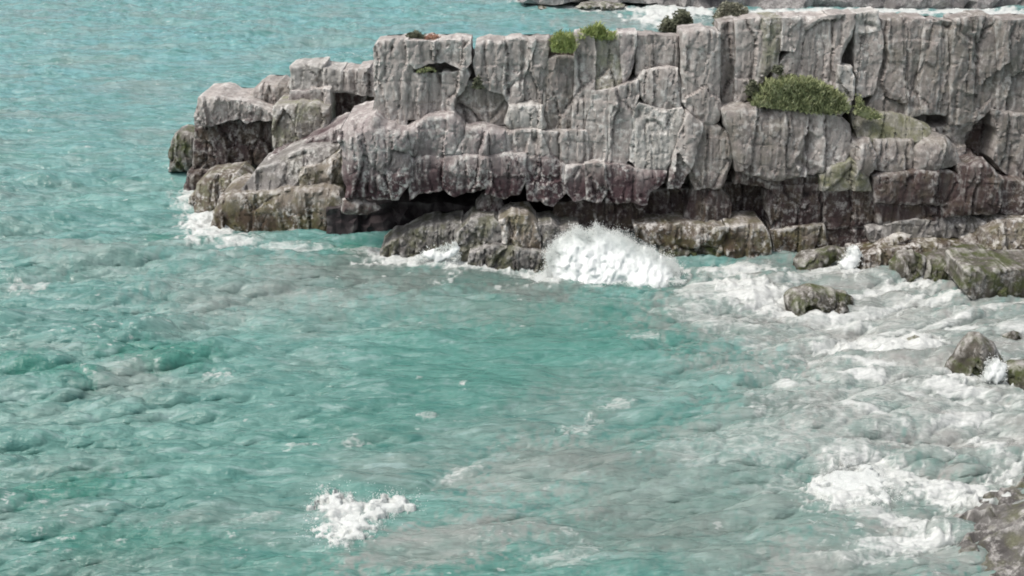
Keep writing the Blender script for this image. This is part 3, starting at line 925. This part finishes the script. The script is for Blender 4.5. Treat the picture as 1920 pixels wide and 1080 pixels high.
mid = [
    ('rock_bulge', [(632, 264), (642, 240), (700, 218), (722, 240), (762, 248), (768, 300), (766, 345), (746, 374), (700, 376), (650, 372), (640, 330), (640, 290)], -0.8, MAUVE, dict(thick=3.2, bulge=0.25, bevel=0.3)),
    ('rock_bulge', [(762, 247), (800, 225), (850, 218), (872, 244), (868, 262), (850, 290), (768, 300)], -0.6, MAUVE, dict(bulge=0.1)),
    ('rock_block', [(869, 262), (874, 244), (920, 246), (946, 250), (946, 286), (900, 290), (852, 290)], -0.62, MAUVE, dict(bulge=0.08)),
    ('rock_bulge', [(768, 301), (850, 292), (910, 292), (912, 346), (900, 358), (872, 362), (850, 370), (836, 362), (800, 364), (766, 376)], -0.72, MAUVE, dict(thick=3.0, bulge=0.12, bevel=0.25)),
    ('rock_bulge', [(911, 292), (946, 288), (984, 292), (986, 338), (975, 360), (950, 372), (930, 366), (910, 362), (913, 330)], -0.68, MAUVE, dict(thick=3.0, bulge=0.1)),
    ('rock_block', [(947, 250), (985, 247), (1012, 246), (1030, 290), (1000, 300), (985, 292), (947, 287)], -0.45, GREY, {}),
    ('rock_block', [(1012, 246), (1098, 247), (1106, 308), (1062, 312), (1031, 290)], -0.3, GREY, {}),
    ('rock_column', [(986, 300), (1030, 292), (1060, 312), (1060, 362), (1036, 384), (1012, 376), (992, 374), (985, 335)], -0.5, MAUVE, dict(thick=3.0)),
    ('rock_column', [(1062, 313), (1098, 310), (1100, 372), (1076, 378), (1060, 355)], -0.55, MAUVE, dict(thick=3)),
    ('rock_column', [(1098, 310), (1134, 309), (1136, 362), (1126, 380), (1101, 374)], -0.7, GREY, dict(thick=3)),
    ('rock_column', [(1099, 248), (1112, 171), (1140, 169), (1142, 240), (1140, 306), (1108, 309)], -0.18, GREY, {}),
    ('rock_column', [(1143, 169), (1168, 162), (1196, 154), (1198, 178), (1186, 210), (1181, 292), (1170, 310), (1142, 306)], -0.3, GREY, {}),
    ('rock_block', [(1200, 196), (1240, 209), (1278, 206), (1287, 216), (1273, 252), (1259, 292), (1250, 322), (1200, 318), (1182, 300), (1187, 215)], -0.35, PALE, dict(fine=1.8, label='pale crumbling block with chipped white surface')),
    ('rock_block', [(1136, 310), (1172, 312), (1200, 319), (1250, 323), (1243, 342), (1216, 358), (1211, 380), (1138, 382)], -0.55, MAUVE, dict(thick=3)),
    ('rock_column', [(1289, 212), (1316, 232), (1311, 260), (1292, 320), (1274, 354), (1254, 352), (1262, 300), (1275, 255)], -0.55, GREY, dict(thick=3, label='slanting narrow column leaning to the right')),
    ('rock_block', [(1320, 234), (1345, 236), (1372, 256), (1380, 264), (1366, 318), (1352, 352), (1303, 352), (1293, 325), (1313, 262)], -0.3, GREYD, {}),
    ('rock_shelf_block', [(1356, 212), (1400, 200), (1440, 204), (1470, 206), (1512, 213), (1513, 260), (1506, 300), (1500, 330), (1440, 338), (1384, 322), (1374, 262)], -0.8, GREYD, dict(thick=2.6, bevel=0.22, bulge=0.2)),
    ('rock_shelf_block', [(1513, 213), (1545, 216), (1582, 224), (1599, 238), (1603, 282), (1590, 300), (1560, 312), (1545, 326), (1502, 330), (1508, 300), (1515, 260)], -0.85, GREY, dict(thick=2.6, bevel=0.3, fine=2.0)),
    ('rock_shelf_block', [(1602, 212), (1700, 220), (1742, 240), (1742, 262), (1645, 264), (1606, 262)], -0.35, OLIVE, dict(tiltz=0.6)),
    ('rock_block', [(1604, 268), (1630, 262), (1642, 290), (1642, 312), (1628, 330), (1606, 318), (1600, 298)], -0.9, GREYD, dict(bulge=0.15)),
    ('rock_block', [(1642, 264), (1712, 263), (1713, 320), (1690, 326), (1645, 318)], -0.75, GREYD, dict(bulge=0.1)),
    ('rock_block', [(1716, 280), (1740, 262), (1775, 258), (1794, 278), (1802, 310), (1760, 318), (1716, 322)], -0.85, GREYD, dict(bulge=0.25)),
    ('rock_block', [(1743, 240), (1786, 240), (1832, 230), (1812, 262), (1806, 306), (1792, 272), (1776, 256), (1743, 258)], 0.1, GREYD, {}),
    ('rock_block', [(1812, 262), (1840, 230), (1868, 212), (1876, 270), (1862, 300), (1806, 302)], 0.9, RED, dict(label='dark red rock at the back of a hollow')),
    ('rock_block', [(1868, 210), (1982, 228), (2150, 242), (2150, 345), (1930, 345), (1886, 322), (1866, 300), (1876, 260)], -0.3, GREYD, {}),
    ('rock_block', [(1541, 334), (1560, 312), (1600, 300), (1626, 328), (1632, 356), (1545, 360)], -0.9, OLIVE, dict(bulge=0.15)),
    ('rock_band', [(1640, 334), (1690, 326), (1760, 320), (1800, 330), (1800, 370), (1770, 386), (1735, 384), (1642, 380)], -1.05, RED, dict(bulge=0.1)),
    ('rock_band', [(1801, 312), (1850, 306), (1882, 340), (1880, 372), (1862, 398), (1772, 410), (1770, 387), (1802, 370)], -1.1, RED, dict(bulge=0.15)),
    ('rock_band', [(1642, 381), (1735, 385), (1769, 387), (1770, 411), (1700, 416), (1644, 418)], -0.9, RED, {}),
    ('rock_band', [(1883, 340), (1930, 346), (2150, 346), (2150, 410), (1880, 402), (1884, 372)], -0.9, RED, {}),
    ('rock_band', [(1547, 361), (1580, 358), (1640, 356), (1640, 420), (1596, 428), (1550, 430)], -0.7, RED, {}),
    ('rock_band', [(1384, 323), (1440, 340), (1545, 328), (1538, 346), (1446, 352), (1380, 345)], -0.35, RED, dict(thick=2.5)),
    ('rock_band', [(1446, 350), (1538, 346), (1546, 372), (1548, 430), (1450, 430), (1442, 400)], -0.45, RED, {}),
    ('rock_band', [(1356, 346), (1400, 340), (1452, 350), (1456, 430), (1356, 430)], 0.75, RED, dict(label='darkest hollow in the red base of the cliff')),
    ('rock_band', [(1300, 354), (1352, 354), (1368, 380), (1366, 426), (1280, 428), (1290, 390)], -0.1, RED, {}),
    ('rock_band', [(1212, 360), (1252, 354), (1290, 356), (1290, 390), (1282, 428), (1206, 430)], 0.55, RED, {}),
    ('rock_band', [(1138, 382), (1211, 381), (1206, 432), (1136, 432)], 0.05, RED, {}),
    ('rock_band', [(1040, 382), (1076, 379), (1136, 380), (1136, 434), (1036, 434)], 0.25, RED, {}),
]
for nm, poly, dY, mat, k in mid:
    cb(nm, poly, dY, mat, **k)

ledge = [
    ('ledge_block', [(1192, 430), (1240, 426), (1300, 427), (1358, 425), (1366, 456), (1345, 464), (1300, 470), (1240, 466), (1196, 452)], -0.9, MOSSY, dict(bevel=0.2)),
    ('ledge_block', [(1362, 426), (1408, 424), (1432, 424), (1442, 440), (1446, 492), (1440, 510), (1340, 510), (1350, 466), (1368, 456)], -1.0, MOSSY, dict(bevel=0.2)),
    ('ledge_block', [(1240, 467), (1300, 471), (1348, 465), (1344, 510), (1262, 510), (1240, 490)], -0.85, BOULD, {}),
    ('ledge_block', [(1450, 436), (1492, 428), (1546, 426), (1552, 462), (1548, 500), (1452, 500)], -0.7, MOSSY, {}),
    ('ledge_block', [(1552, 428), (1600, 428), (1626, 424), (1632, 450), (1612, 500), (1552, 500)], -0.6, RED, {}),
    ('ledge_block', [(1626, 428), (1690, 418), (1770, 413), (1820, 410), (1846, 416), (1840, 440), (1760, 448), (1632, 452)], -1.0, SHELF, dict(thick=2.2, bevel=0.2, fine=2)),
]
for nm, poly, dY, mat, k in ledge:
    cb(nm, poly, dY, mat, **k)

# ------------------------------------------------------------------ low rocky point at the seaward end
point = thing('rocky_point', 'low broken point of dark mauve and pale blocks stepping down into the sea', 'rocks', (-12.5, 45, 0))


def pb(name, poly, Y, mat, **k):
    k.setdefault('thick', 1.8)
    return block(name, poly, Y, mat, point, **k)


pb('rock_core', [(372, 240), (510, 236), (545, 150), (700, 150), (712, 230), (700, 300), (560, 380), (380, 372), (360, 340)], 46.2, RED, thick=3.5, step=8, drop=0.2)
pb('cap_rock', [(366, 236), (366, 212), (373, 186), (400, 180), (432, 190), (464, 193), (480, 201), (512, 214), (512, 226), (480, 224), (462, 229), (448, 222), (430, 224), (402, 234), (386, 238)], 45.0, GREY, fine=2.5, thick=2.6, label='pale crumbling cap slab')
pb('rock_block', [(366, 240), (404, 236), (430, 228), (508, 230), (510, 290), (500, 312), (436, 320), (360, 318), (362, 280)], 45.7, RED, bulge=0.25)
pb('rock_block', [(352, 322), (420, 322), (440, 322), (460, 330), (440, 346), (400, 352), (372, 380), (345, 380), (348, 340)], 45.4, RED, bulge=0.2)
pb('rock_stump', [(330, 253), (345, 248), (364, 255), (362, 300), (356, 322), (318, 322), (316, 296), (322, 268)], 47.5, BOULD, bulge=0.3, thick=1.2, label='dark stump standing apart at the seaward tip')
pb('rock_block', [(462, 186), (478, 165), (500, 155), (522, 156), (542, 166), (549, 182), (540, 194), (512, 201), (482, 198)], 46.3, GREYD, bulge=0.3, fine=2.0, thick=1.5)
pb('rock_block', [(516, 200), (560, 196), (585, 198), (614, 204), (614, 248), (575, 268), (556, 276), (540, 290), (514, 302), (511, 250)], 43.9, LICHEN, bulge=0.2, fine=1.6, thick=2.4)
pb('rock_block', [(546, 126), (562, 122), (606, 123), (606, 168), (580, 170), (545, 172)], 45.2, PALE, thick=1.4)
pb('rock_block', [(606, 129), (640, 132), (640, 173), (606, 168)], 45.1, PALE, fine=2, thick=1.4)
pb('rock_block', [(640, 133), (672, 131), (672, 176), (640, 173)], 45.15, GREY, thick=1.4)
pb('rock_block', [(673, 129), (706, 128), (706, 180), (673, 177)], 45.05, GREY, thick=1.6)
pb('rock_pillar', [(582, 168), (618, 170), (618, 240), (600, 246), (584, 240)], 44.6, GREY, thick=1.4)
pb('rock_block', [(545, 170), (582, 172), (582, 200), (552, 198), (540, 190)], 44.9, MAUVE, thick=1.2)
pb('recess_wall', [(614, 172), (710, 176), (706, 230), (620, 262)], 45.9, RED, thick=1.2, label='dark red recess under the pale blocks')
pb('rock_block', [(500, 300), (540, 288), (575, 268), (640, 238), (650, 250), (636, 286), (560, 300), (520, 312)], 42.2, MAUVE, thick=2.4, bulge=0.1, fine=2)
pb('slab_step', [(452, 356), (470, 338), (482, 322), (520, 306), (552, 291), (592, 284), (628, 285), (630, 310), (570, 320), (560, 356)], 40.9, SHELF, thick=2.4, bevel=0.25, tiltz=0.5)
pb('slab_step', [(560, 358), (562, 322), (600, 312), (632, 292), (642, 312), (640, 345), (628, 362)], 40.6, MOSSY, thick=2.2, bevel=0.3)
pb('slab_step', [(352, 382), (368, 350), (386, 335), (440, 331), (462, 348), (452, 362), (424, 384), (410, 396), (360, 392)], 43.0, LICHEN, thick=2.0, bevel=0.3, tiltz=0.4)

slab = block('rock_slab', [(396, 446), (398, 402), (410, 374), (430, 364), (490, 366), (560, 361), (600, 357), (632, 361), (641, 380), (644, 440), (640, 478), (560, 480), (500, 476), (440, 462)],
             39.2, MOSSY, None, thick=2.6, bevel=0.32, amp=0.8, skew=-0.10, lean=0.12, bulge=0.15)
tag(slab, 'flat topped olive brown slab with moss streaks at the left mouth of the cave', 'rock')

# ------------------------------------------------------------------ boulders in and along the water
BL = [
    ([(640, 400), (642, 374), (670, 370), (706, 380), (714, 392), (690, 402)], 37.6, GREYD, 0.4, 'smooth grey rock lodged under the cliff overhang beside the slab', 'boulder'),
    ([(890, 408), (892, 372), (915, 352), (938, 362), (946, 392), (944, 410)], 38.4, GREYD, 0.5, 'rounded grey boulder inside the cave', 'boulder'),
    ([(1482, 510), (1486, 488), (1502, 472), (1540, 464), (1566, 462), (1592, 466), (1584, 480), (1560, 492), (1530, 510)], 36.2, BOULD, 0.5, 'long mossy boulder in the surf below the red ledge', 'boulder'),
    ([(1668, 512), (1667, 492), (1684, 470), (1712, 466), (1736, 482), (1732, 502), (1708, 522), (1680, 524)], 35.2, BOULD, 0.5, 'round grey boulder with mossy foot in front of the beach rocks', 'boulder'),
    ([(1468, 580), (1470, 552), (1484, 540), (1520, 533), (1556, 538), (1584, 545), (1602, 562), (1600, 582)], 32.2, BOULD, 0.6, 'low green mossy boulder alone in the white surf', 'boulder'),
    ([(1762, 716), (1766, 700), (1796, 650), (1816, 624), (1838, 620), (1862, 640), (1880, 672), (1878, 722)], 27.2, BOULD, 0.5, 'pointed triangular rock washed by foam', 'boulder'),
    ([(1866, 740), (1868, 708), (1890, 684), (1930, 676), (1990, 676), (2040, 690), (2050, 740)], 26.3, BOULD, 0.7, 'dark green mossy rock at the right edge beside the pointed rock', 'boulder'),
    ([(1692, 650), (1697, 636), (1714, 630), (1734, 636), (1732, 650)], 29.0, BOULD, 0.15, 'tiny dark stone poking out of the white foam', 'stone'),
    ([(1874, 642), (1880, 626), (1900, 620), (1918, 627), (1916, 642)], 29.3, BOULD, 0.15, 'tiny dark stone right of the pointed rock', 'stone'),
    ([(1596, 492), (1622, 470), (1648, 448), (1686, 434), (1714, 440), (1690, 462), (1668, 480), (1640, 500)], 35.9, MOSSY, 0.4, 'olive brown sloping rock behind the round boulder', 'boulder'),
    ([(1690, 472), (1720, 448), (1756, 446), (1790, 452), (1800, 478), (1770, 500), (1730, 496)], 35.6, MOSSY, 0.4, 'jumbled rust coloured rock behind the round boulder', 'boulder'),
    ([(1790, 480), (1796, 440), (1830, 424), (1880, 418), (1900, 440), (1890, 490), (1820, 496)], 35.4, MOSSY, 0.6, 'brown algae covered rock at the beach end of the cliff', 'boulder'),
    ([(1886, 490), (1892, 430), (1930, 404), (2000, 396), (2100, 400), (2100, 500)], 35.6, SHELF, 0.8, 'olive grey rock mass at the right edge below the cliff', 'boulder'),
]
for poly, Y, mat, dep, lab, cat in BL:
    if 'cave' not in lab and 'lodged' not in lab:
        # sit it in the water: fattest at the waterline, the foot below the surface
        yb = max(p[1] for p in poly)
        Y = float(to_level(np.array([960.0]), np.array([yb - 4.0]))[0, 1]) + dep * 0.8
        cx = sum(p[0] for p in poly) / len(poly)
        poly = [(cx + (p[0] - cx) * 0.96, p[1] + 26) if p[1] > yb - 12 else p for p in poly]
    nm = 'boulder' if cat == 'boulder' else 'stone'
    tag(pillow(nm, poly, Y, mat, None, depth=dep, step=3.5, relief=0.9), lab, cat, 'boulders at the foot of the cliff')
for poly, Y, mat, lab in (([(1600, 530), (1606, 484), (1650, 470), (1720, 462), (1800, 462), (1884, 470), (1890, 530)], 35.9, MOSSY, 'ragged brown shelf behind the round grey boulder'),
                          ([(1730, 540), (1744, 492), (1790, 482), (1850, 480), (1900, 486), (1896, 540)], 35.0, BOULD, 'low dark step of rock between the round boulder and the pale topped slab'),
                          ([(1850, 500), (1852, 440), (1880, 424), (1940, 414), (2060, 410), (2060, 500)], 35.7, MOSSY, 'brown layered rock step at the right edge under the cliff')):
    tag(block('rock_ledge', poly, Y, mat, None, thick=1.3, bevel=0.15, amp=1.3, lean=0.5, fine=2), lab, 'rock')
ps = block('rock_platform', [(1806, 545), (1812, 512), (1830, 506), (1930, 510), (2100, 510), (2100, 560), (1830, 560)], 33.3, BOULD, None, thick=1.9, bevel=0.14, amp=0.5, lean=0)
tag(ps, 'flat pale topped slab jutting in from the right edge', 'rock')


WETG = rock_mat('dark_wet_grey_rock', (0.10, 0.095, 0.092), (0.155, 0.15, 0.142), stain=(0.05, 0.046, 0.045), z0=0.2, zw=0.5, moss=0.6, mosscol=(0.10, 0.105, 0.05), pale=0.45)
lr = block('rock_ledge', [(712, 520), (712, 476), (736, 456), (764, 446), (790, 430), (830, 428), (864, 420), (870, 450), (868, 520)], 37.0, WETG, None, thick=1.6, bevel=0.2, amp=1.3, lean=0.3, fine=2)
tag(lr, 'low dark wet ledge in the mouth of the cave', 'rock')
jr = thing('jagged_rock', 'big jagged grey green rock left of the breaking splash', 'boulder', (1.0, 36.6, 0), 'boulders at the foot of the cliff')
for poly, Y, mat in (([(856, 522), (854, 444), (868, 430), (884, 416), (925, 410), (940, 420), (944, 452), (940, 522)], 36.4, WETG),
                     ([(940, 522), (944, 450), (938, 416), (958, 404), (990, 408), (1004, 424), (1012, 452), (1008, 522)], 36.25, MOSSY),
                     ([(1008, 522), (1012, 450), (1010, 424), (1034, 422), (1052, 434), (1086, 430), (1090, 470), (1078, 522)], 36.5, WETG),
                     ([(872, 522), (884, 478), (930, 462), (990, 470), (1040, 480), (1050, 522)], 35.95, WETG)):
    block('rock_block', poly, Y, mat, jr, thick=1.5, bevel=0.16, amp=1.3, lean=0.35, fine=2)


def shore(name, outline, hmax, label, seed, step=0.12, mat=SHELF, rise=0.35):
    """low rock shelf whose waterline follows the outline, rising inland"""
    W = to_level(np.array([p[0] for p in outline], float), np.array([p[1] for p in outline], float))[:, :2]
    lo, hi = W.min(0) - 0.3, W.max(0) + 0.3
    xs, ys = np.arange(lo[0], hi[0], step), np.arange(lo[1], hi[1], step)
    X, Y_ = np.meshgrid(xs, ys)
    P = np.stack([X.ravel(), Y_.ravel()], -1)
    ins = inside(P, W)
    d = edge_dist(P, W) * np.where(ins, 1, -1)
    v, j = cells(P[:, 0] * 1.1, P[:, 1] * 2.2, seed)
    v2, j2 = cells(P[:, 0] * 3.1, P[:, 1] * 5.2, seed + 7)
    z = np.minimum(d * rise, hmax) + 0.14 * v + 0.05 * v2 + 0.10 * fbm(P[:, 0], P[:, 1] * 1.6, s=seed, o=5) - 0.1 * (1 - sstep(0, 0.12, j))
    z = np.where(d < 0, -0.2 + d * 2, z)
    V = np.stack([P[:, 0], P[:, 1], z], -1)
    nr, nc = X.shape
    i = np.arange(nr * nc).reshape(nr, nc)
    Q = np.stack([i[:-1, :-1], i[:-1, 1:], i[1:, 1:], i[1:, :-1]], -1).reshape(-1, 4)
    o = link(name, V, Q.tolist(), mat, None)
    return tag(o, label, 'rock')


shore('shore_shelf', [(1815, 962), (1845, 932), (1890, 908), (1950, 885), (2500, 900), (2500, 1300), (1900, 1300), (1870, 1120), (1812, 1060), (1770, 1015), (1758, 985), (1780, 965)], 1.3,
      'grey brown rock shelf at the bottom right corner', 12, mat=WETG, rise=0.4)


# ------------------------------------------------------------------ spray
def octas(W, s, g):
    k = np.array([[1, 0, 0], [-1, 0, 0], [0, 1, 0], [0, -1, 0], [0, 0, 1], [0, 0, -1]], float)
    V = (W[:, None, :] + k[None] * s[:, None, None] * g.uniform(0.6, 1.5, (len(W), 6, 1))).reshape(-1, 3)
    f = np.array([[0, 2, 4], [2, 1, 4], [1, 3, 4], [3, 0, 4], [2, 0, 5], [1, 2, 5], [3, 1, 5], [0, 3, 5]])
    return V, (f[None] + (np.arange(len(W)) * 6)[:, None, None]).reshape(-1, 3).tolist()


def shrink(ring, k):
    c = ring.mean(0)
    c[1] = ring[:, 1].max()
    return [tuple(c + (p - c) * k) for p in ring]


def spray(name, poly, Y, depth, label, n, size=(0.02, 0.06), cat='splash', halo=18, power=0.5, lean=0.25):
    ring = np.array(poly, float)
    b0 = to_wall(np.array([ring[:, 0].mean()]), np.array([ring[:, 1].max()]), Y)[0]
    t = thing(name, label, cat, tuple(b0))
    pillow('spray_core', shrink(ring, 0.95), Y, FOAM, t, depth=depth * 0.8, mode='spray', relief=2.0, step=3, jit=9, power=power, sharp=180, lean=lean)
    lo, hi = ring.min(0) - halo, ring.max(0) + halo
    g = np.random.default_rng(int(Y * 100) + n)
    P = g.uniform(lo, hi, (n * 7, 2))
    ins = inside(P, ring)
    d = edge_dist(P, ring) * np.where(ins, 1, -1)
    cl = fbm(P[:, 0] / 12, P[:, 1] / 12, s=5, o=3) * halo * 0.6
    lowcut = P[:, 1] < ring[:, 1].max() - 4
    pr = np.where(d > 0, np.exp(-d / 14.0), np.exp((d + cl) / (halo * 0.25))) * lowcut
    P = P[g.uniform(0, 1, len(P)) < pr][:n]
    W = to_wall(P[:, 0], P[:, 1], Y, lean)
    W[:, 1] += g.normal(0, depth * 0.25, len(W))
    W[:, 2] = np.maximum(W[:, 2], 0.05)
    sz = g.uniform(size[0], size[1], len(W)) * g.uniform(0.3, 1, len(W))
    V, F = octas(W, sz, g)
    o = link('droplets', V, F, DROP, t, sharp=0, smooth=False)
    o['kind'] = 'stuff'
    return t


def foam_heap(poly, h, label, n, step=0.035):
    """a low heap of churned foam lying on the water, with flecks thrown around it"""
    O = np.array(poly, float)
    W2 = to_level(O[:, 0], O[:, 1])[:, :2]
    lo, hi = W2.min(0) - 0.25, W2.max(0) + 0.25
    X, Y_ = np.meshgrid(np.arange(lo[0], hi[0], step), np.arange(lo[1], hi[1], step))
    P = np.stack([X.ravel(), Y_.ravel()], -1)
    d = edge_dist(P, W2) * np.where(inside(P, W2), 1, -1)
    nz = fbm(P[:, 0] * 2.6, P[:, 1] * 2.6, s=int(O[0, 0]), o=5, g=0.62)
    nf = fbm(P[:, 0] * 9, P[:, 1] * 9, s=77, o=3)
    dd = d + 0.20 * nz
    dd = np.minimum(dd, 0.5) - 0.42 * np.clip(fbm(P[:, 0] * 4, P[:, 1] * 8, s=91, o=4) + 0.05, 0, 1)
    z = h * np.sqrt(np.clip(dd / 0.45, 0, 1)) * (0.8 + 0.5 * nz) + 0.012 * nf * (dd > 0) + 0.10
    z = np.where(dd < 0, -0.25 + dd, z)
    V = np.stack([P[:, 0], P[:, 1], z], -1)
    nr, nc = X.shape
    i = np.arange(nr * nc).reshape(nr, nc)
    Q = np.stack([i[:-1, :-1], i[:-1, 1:], i[1:, 1:], i[1:, :-1]], -1).reshape(-1, 4)
    keep = (dd[Q] > -0.12).any(1)
    Q = Q[keep]
    used, inv = np.unique(Q, return_inverse=True)
    c = W2.mean(0)
    t = thing('whitecap', label, 'foam', (c[0], c[1], 0))
    link('foam_heap', V[used], inv.reshape(-1, 4).tolist(), FOAMW, t, sharp=0)
    g = np.random.default_rng(n)
    R = g.uniform(lo - 0.3, hi + 0.3, (n * 8, 2))
    dr = edge_dist(R, W2) * np.where(inside(R, W2), 1, -1)
    pr = np.where(dr > 0, 0.25, np.exp((dr + 0.15 * fbm(R[:, 0] * 4, R[:, 1] * 4, s=3, o=3)) / 0.10))
    R = R[g.uniform(0, 1, len(R)) < pr][:n]
    Wp = np.concatenate([R, 0.12 + np.abs(g.normal(0, h * 0.5, (len(R), 1)))], 1)
    Vo, Fo = octas(Wp, g.uniform(0.004, 0.012, len(R)), g)
    o = link('droplets', Vo, Fo, DROP, t, sharp=0, smooth=False)
    o['kind'] = 'stuff'


FOAMW = foam_mat('churned_foam', (0.60, 0.63, 0.615))
spray('splash', [(1000, 548), (1030, 504), (1025, 478), (1040, 458), (1056, 442), (1076, 432), (1100, 436), (1122, 428), (1142, 436), (1162, 438), (1180, 450), (1200, 462), (1225, 472), (1252, 486), (1270, 504),
                 (1276, 524), (1270, 548), (1205, 550), (1150, 548), (1090, 550)], 35.2, 0.9, 'tall white splash bursting against the foot of the cliff', 60000, (0.006, 0.022), halo=10, lean=0.45)
spray('splash', [(778, 488), (800, 470), (830, 464), (852, 458), (858, 470), (856, 490), (820, 498)], 36.2, 0.3, 'small spray on the dark ledge left of the big boulder', 1500, (0.015, 0.035), halo=9)
foam_heap([(596, 1010), (594, 965), (600, 935), (625, 925), (650, 940), (664, 962), (690, 952), (720, 938), (770, 940), (772, 955), (740, 966), (712, 984), (690, 1004), (660, 1018), (625, 1022)], 0.05,
          'white burst of foam on open water near the camera', 1500)
foam_heap([(1530, 925), (1545, 900), (1580, 880), (1630, 885), (1665, 905), (1670, 935), (1620, 952), (1560, 950)], 0.03, 'soft white heap of foam at the edge of the beach surf', 1200)
spray('splash', [(1578, 508), (1584, 486), (1594, 464), (1606, 466), (1612, 484), (1604, 508)], 35.8, 0.3, 'narrow white spout between the mossy boulders', 1500, (0.015, 0.035), halo=9)
spray('splash', [(1838, 716), (1850, 680), (1868, 670), (1884, 690), (1880, 720)], 26.9, 0.25, 'white water running off the pointed rock', 1800, (0.01, 0.025), halo=10)


# ------------------------------------------------------------------ plants
def plant(name, poly, Y, mat, label, n, lf=(0.10, 0.30), wid=0.018, spread=0.35, cat='plant', group=None, up=0.5, depth=0.5, mat2=None):
    """a clump of blades or small leaves filling the outline, rooted on the rock"""
    ring = np.array(poly, float)
    g = np.random.default_rng(int(ring.sum()) % 9999)
    P = g.uniform(ring.min(0), ring.max(0), (n * 5, 2))
    P = P[inside(P, ring)]
    q = fbm(P[:, 0] / 10, P[:, 1] / 8, s=int(ring[0, 0]), o=3)
    P = P[q > -0.45][:n]
    W = to_wall(P[:, 0], P[:, 1], Y)
    W[:, 1] += g.uniform(-depth, depth, len(W)) * 0.8
    dirv = np.stack([g.normal(0, spread, len(W)), g.normal(-0.15, spread, len(W)), g.uniform(up, 1.0, len(W))], -1)
    dirv /= np.linalg.norm(dirv, axis=1)[:, None]
    L = g.uniform(lf[0], lf[1], len(W))[:, None]
    side = np.cross(dirv, g.normal(0, 1, (len(W), 3)))
    side /= np.linalg.norm(side, axis=1)[:, None]
    w = wid * g.uniform(0.6, 1.4, (len(W), 1))
    droop = np.array([0, 0, -1.0]) * L * 0.22
    a = W - side * w
    b = W + side * w
    c = W + dirv * L * 0.55 + side * w * 0.9
    d = W + dirv * L * 0.55 - side * w * 0.9
    e = W + dirv * L + droop
    V = np.stack([a, b, c, d, e], 1).reshape(-1, 3)
    base = (np.arange(len(W)) * 5)[:, None]
    F = (base + np.array([[0, 1, 2, 3]])).tolist() + (base + np.array([[3, 2, 4]])).tolist()
    loc = to_wall(np.array([ring[:, 0].mean()]), np.array([ring[:, 1].max()]), Y)[0]
    t = thing(name, label, cat, tuple(loc), group)
    o = link('foliage', V, F, mat, t, sharp=0, smooth=False)
    o['kind'] = 'stuff'
    # the woody or earthy mat the blades grow from
    cen = ring.mean(0)
    inner = cen + (ring - cen) * 0.82
    inner[:, 1] += (ring[:, 1].max() - ring[:, 1].min()) * 0.08
    pillow('root_mat', [tuple(p) for p in inner], Y + 0.1, mat2 or mat, t, depth=depth * 0.5, step=5, jit=2, mode='foam', relief=0.8, sharp=180)
    return t


plant('grass_tussock', [(1404, 196), (1418, 172), (1440, 156), (1480, 146), (1520, 150), (1552, 164), (1580, 180), (1590, 206), (1570, 214), (1520, 212), (1460, 204)], 37.9, GRASS,
      'large mound of green grass on the broad ledge of the cliff', 9000, depth=0.45)
plant('grass_tussock', [(1034, 98), (1036, 72), (1050, 64), (1072, 66), (1080, 84), (1078, 100)], 38.6, BRIGHT, 'yellow green grass in a notch at the cliff edge', 1400, lf=(0.12, 0.34), wid=0.014, depth=0.3)
plant('grass_tussock', [(1084, 72), (1090, 58), (1108, 56), (1122, 46), (1134, 58), (1150, 66), (1158, 74), (1120, 76)], 39.0, BRIGHT, 'wispy bright green grass standing above the cliff top', 1100, lf=(0.12, 0.36), wid=0.014, depth=0.3)
plant('shrub', [(1398, 176), (1404, 158), (1414, 150), (1424, 160), (1428, 176), (1412, 182)], 38.1, SHRUB, 'small dark green shrub at the left end of the grassy ledge', 900, lf=(0.05, 0.14), wid=0.025, spread=0.8, up=-0.2, depth=0.25)
plant('shrub', [(1236, 55), (1244, 42), (1252, 31), (1266, 26), (1276, 18), (1288, 22), (1296, 34), (1296, 42), (1304, 58), (1270, 64), (1236, 60)], 40.5, SHRUB, 'round dark olive bush behind the cliff edge', 3500, lf=(0.05, 0.14), wid=0.022, spread=0.8, up=-0.2, depth=0.45)
plant('shrub', [(1336, 46), (1340, 20), (1360, 4), (1392, 8), (1404, 22), (1398, 40), (1370, 52)], 40.5, PALESH, 'speckled pale shrub on the cliff top right of the round bush', 2200, lf=(0.05, 0.14), wid=0.022, spread=0.8, up=-0.2, depth=0.35)
plant('shrub', [(758, 76), (764, 64), (780, 58), (794, 62), (800, 76)], 39.3, SHRUB, 'little green plant on the left end of the cliff top', 500, lf=(0.04, 0.12), wid=0.02, spread=0.8, up=-0.1, depth=0.2)
plant('flower_clump', [(796, 78), (798, 68), (812, 62), (826, 68), (824, 79)], 39.2, ORANGE, 'faded orange flowers beside the little plant on the cliff top', 350, lf=(0.03, 0.09), wid=0.02, spread=0.8, up=-0.1, depth=0.18)
plant('shrub', [(1448, 134), (1452, 122), (1466, 118), (1470, 130), (1462, 142)], 38.0, SHRUB, 'dark plant in the crack above the grassy ledge', 300, lf=(0.04, 0.12), wid=0.02, spread=0.8, up=-0.1, depth=0.15)
plant('shrub', [(884, 166), (890, 150), (897, 140), (904, 156), (908, 166)], 38.3, SHRUB, 'dark green plant at the foot of a cleft left of centre', 350, lf=(0.04, 0.12), wid=0.02, spread=0.8, up=-0.1, depth=0.15)
plant('grass_tussock', [(1600, 214), (1606, 180), (1614, 178), (1618, 196), (1640, 208), (1660, 222), (1630, 226)], 38.0, GRASS, 'thin olive grass right of the tall dark crack', 700, lf=(0.06, 0.16), depth=0.2)
plant('grass_tussock', [(780, 136), (786, 128), (812, 128), (820, 134), (812, 138)], 38.6, GRASS, 'thin line of grass in a slot below the cliff top', 250, lf=(0.04, 0.1), depth=0.12)
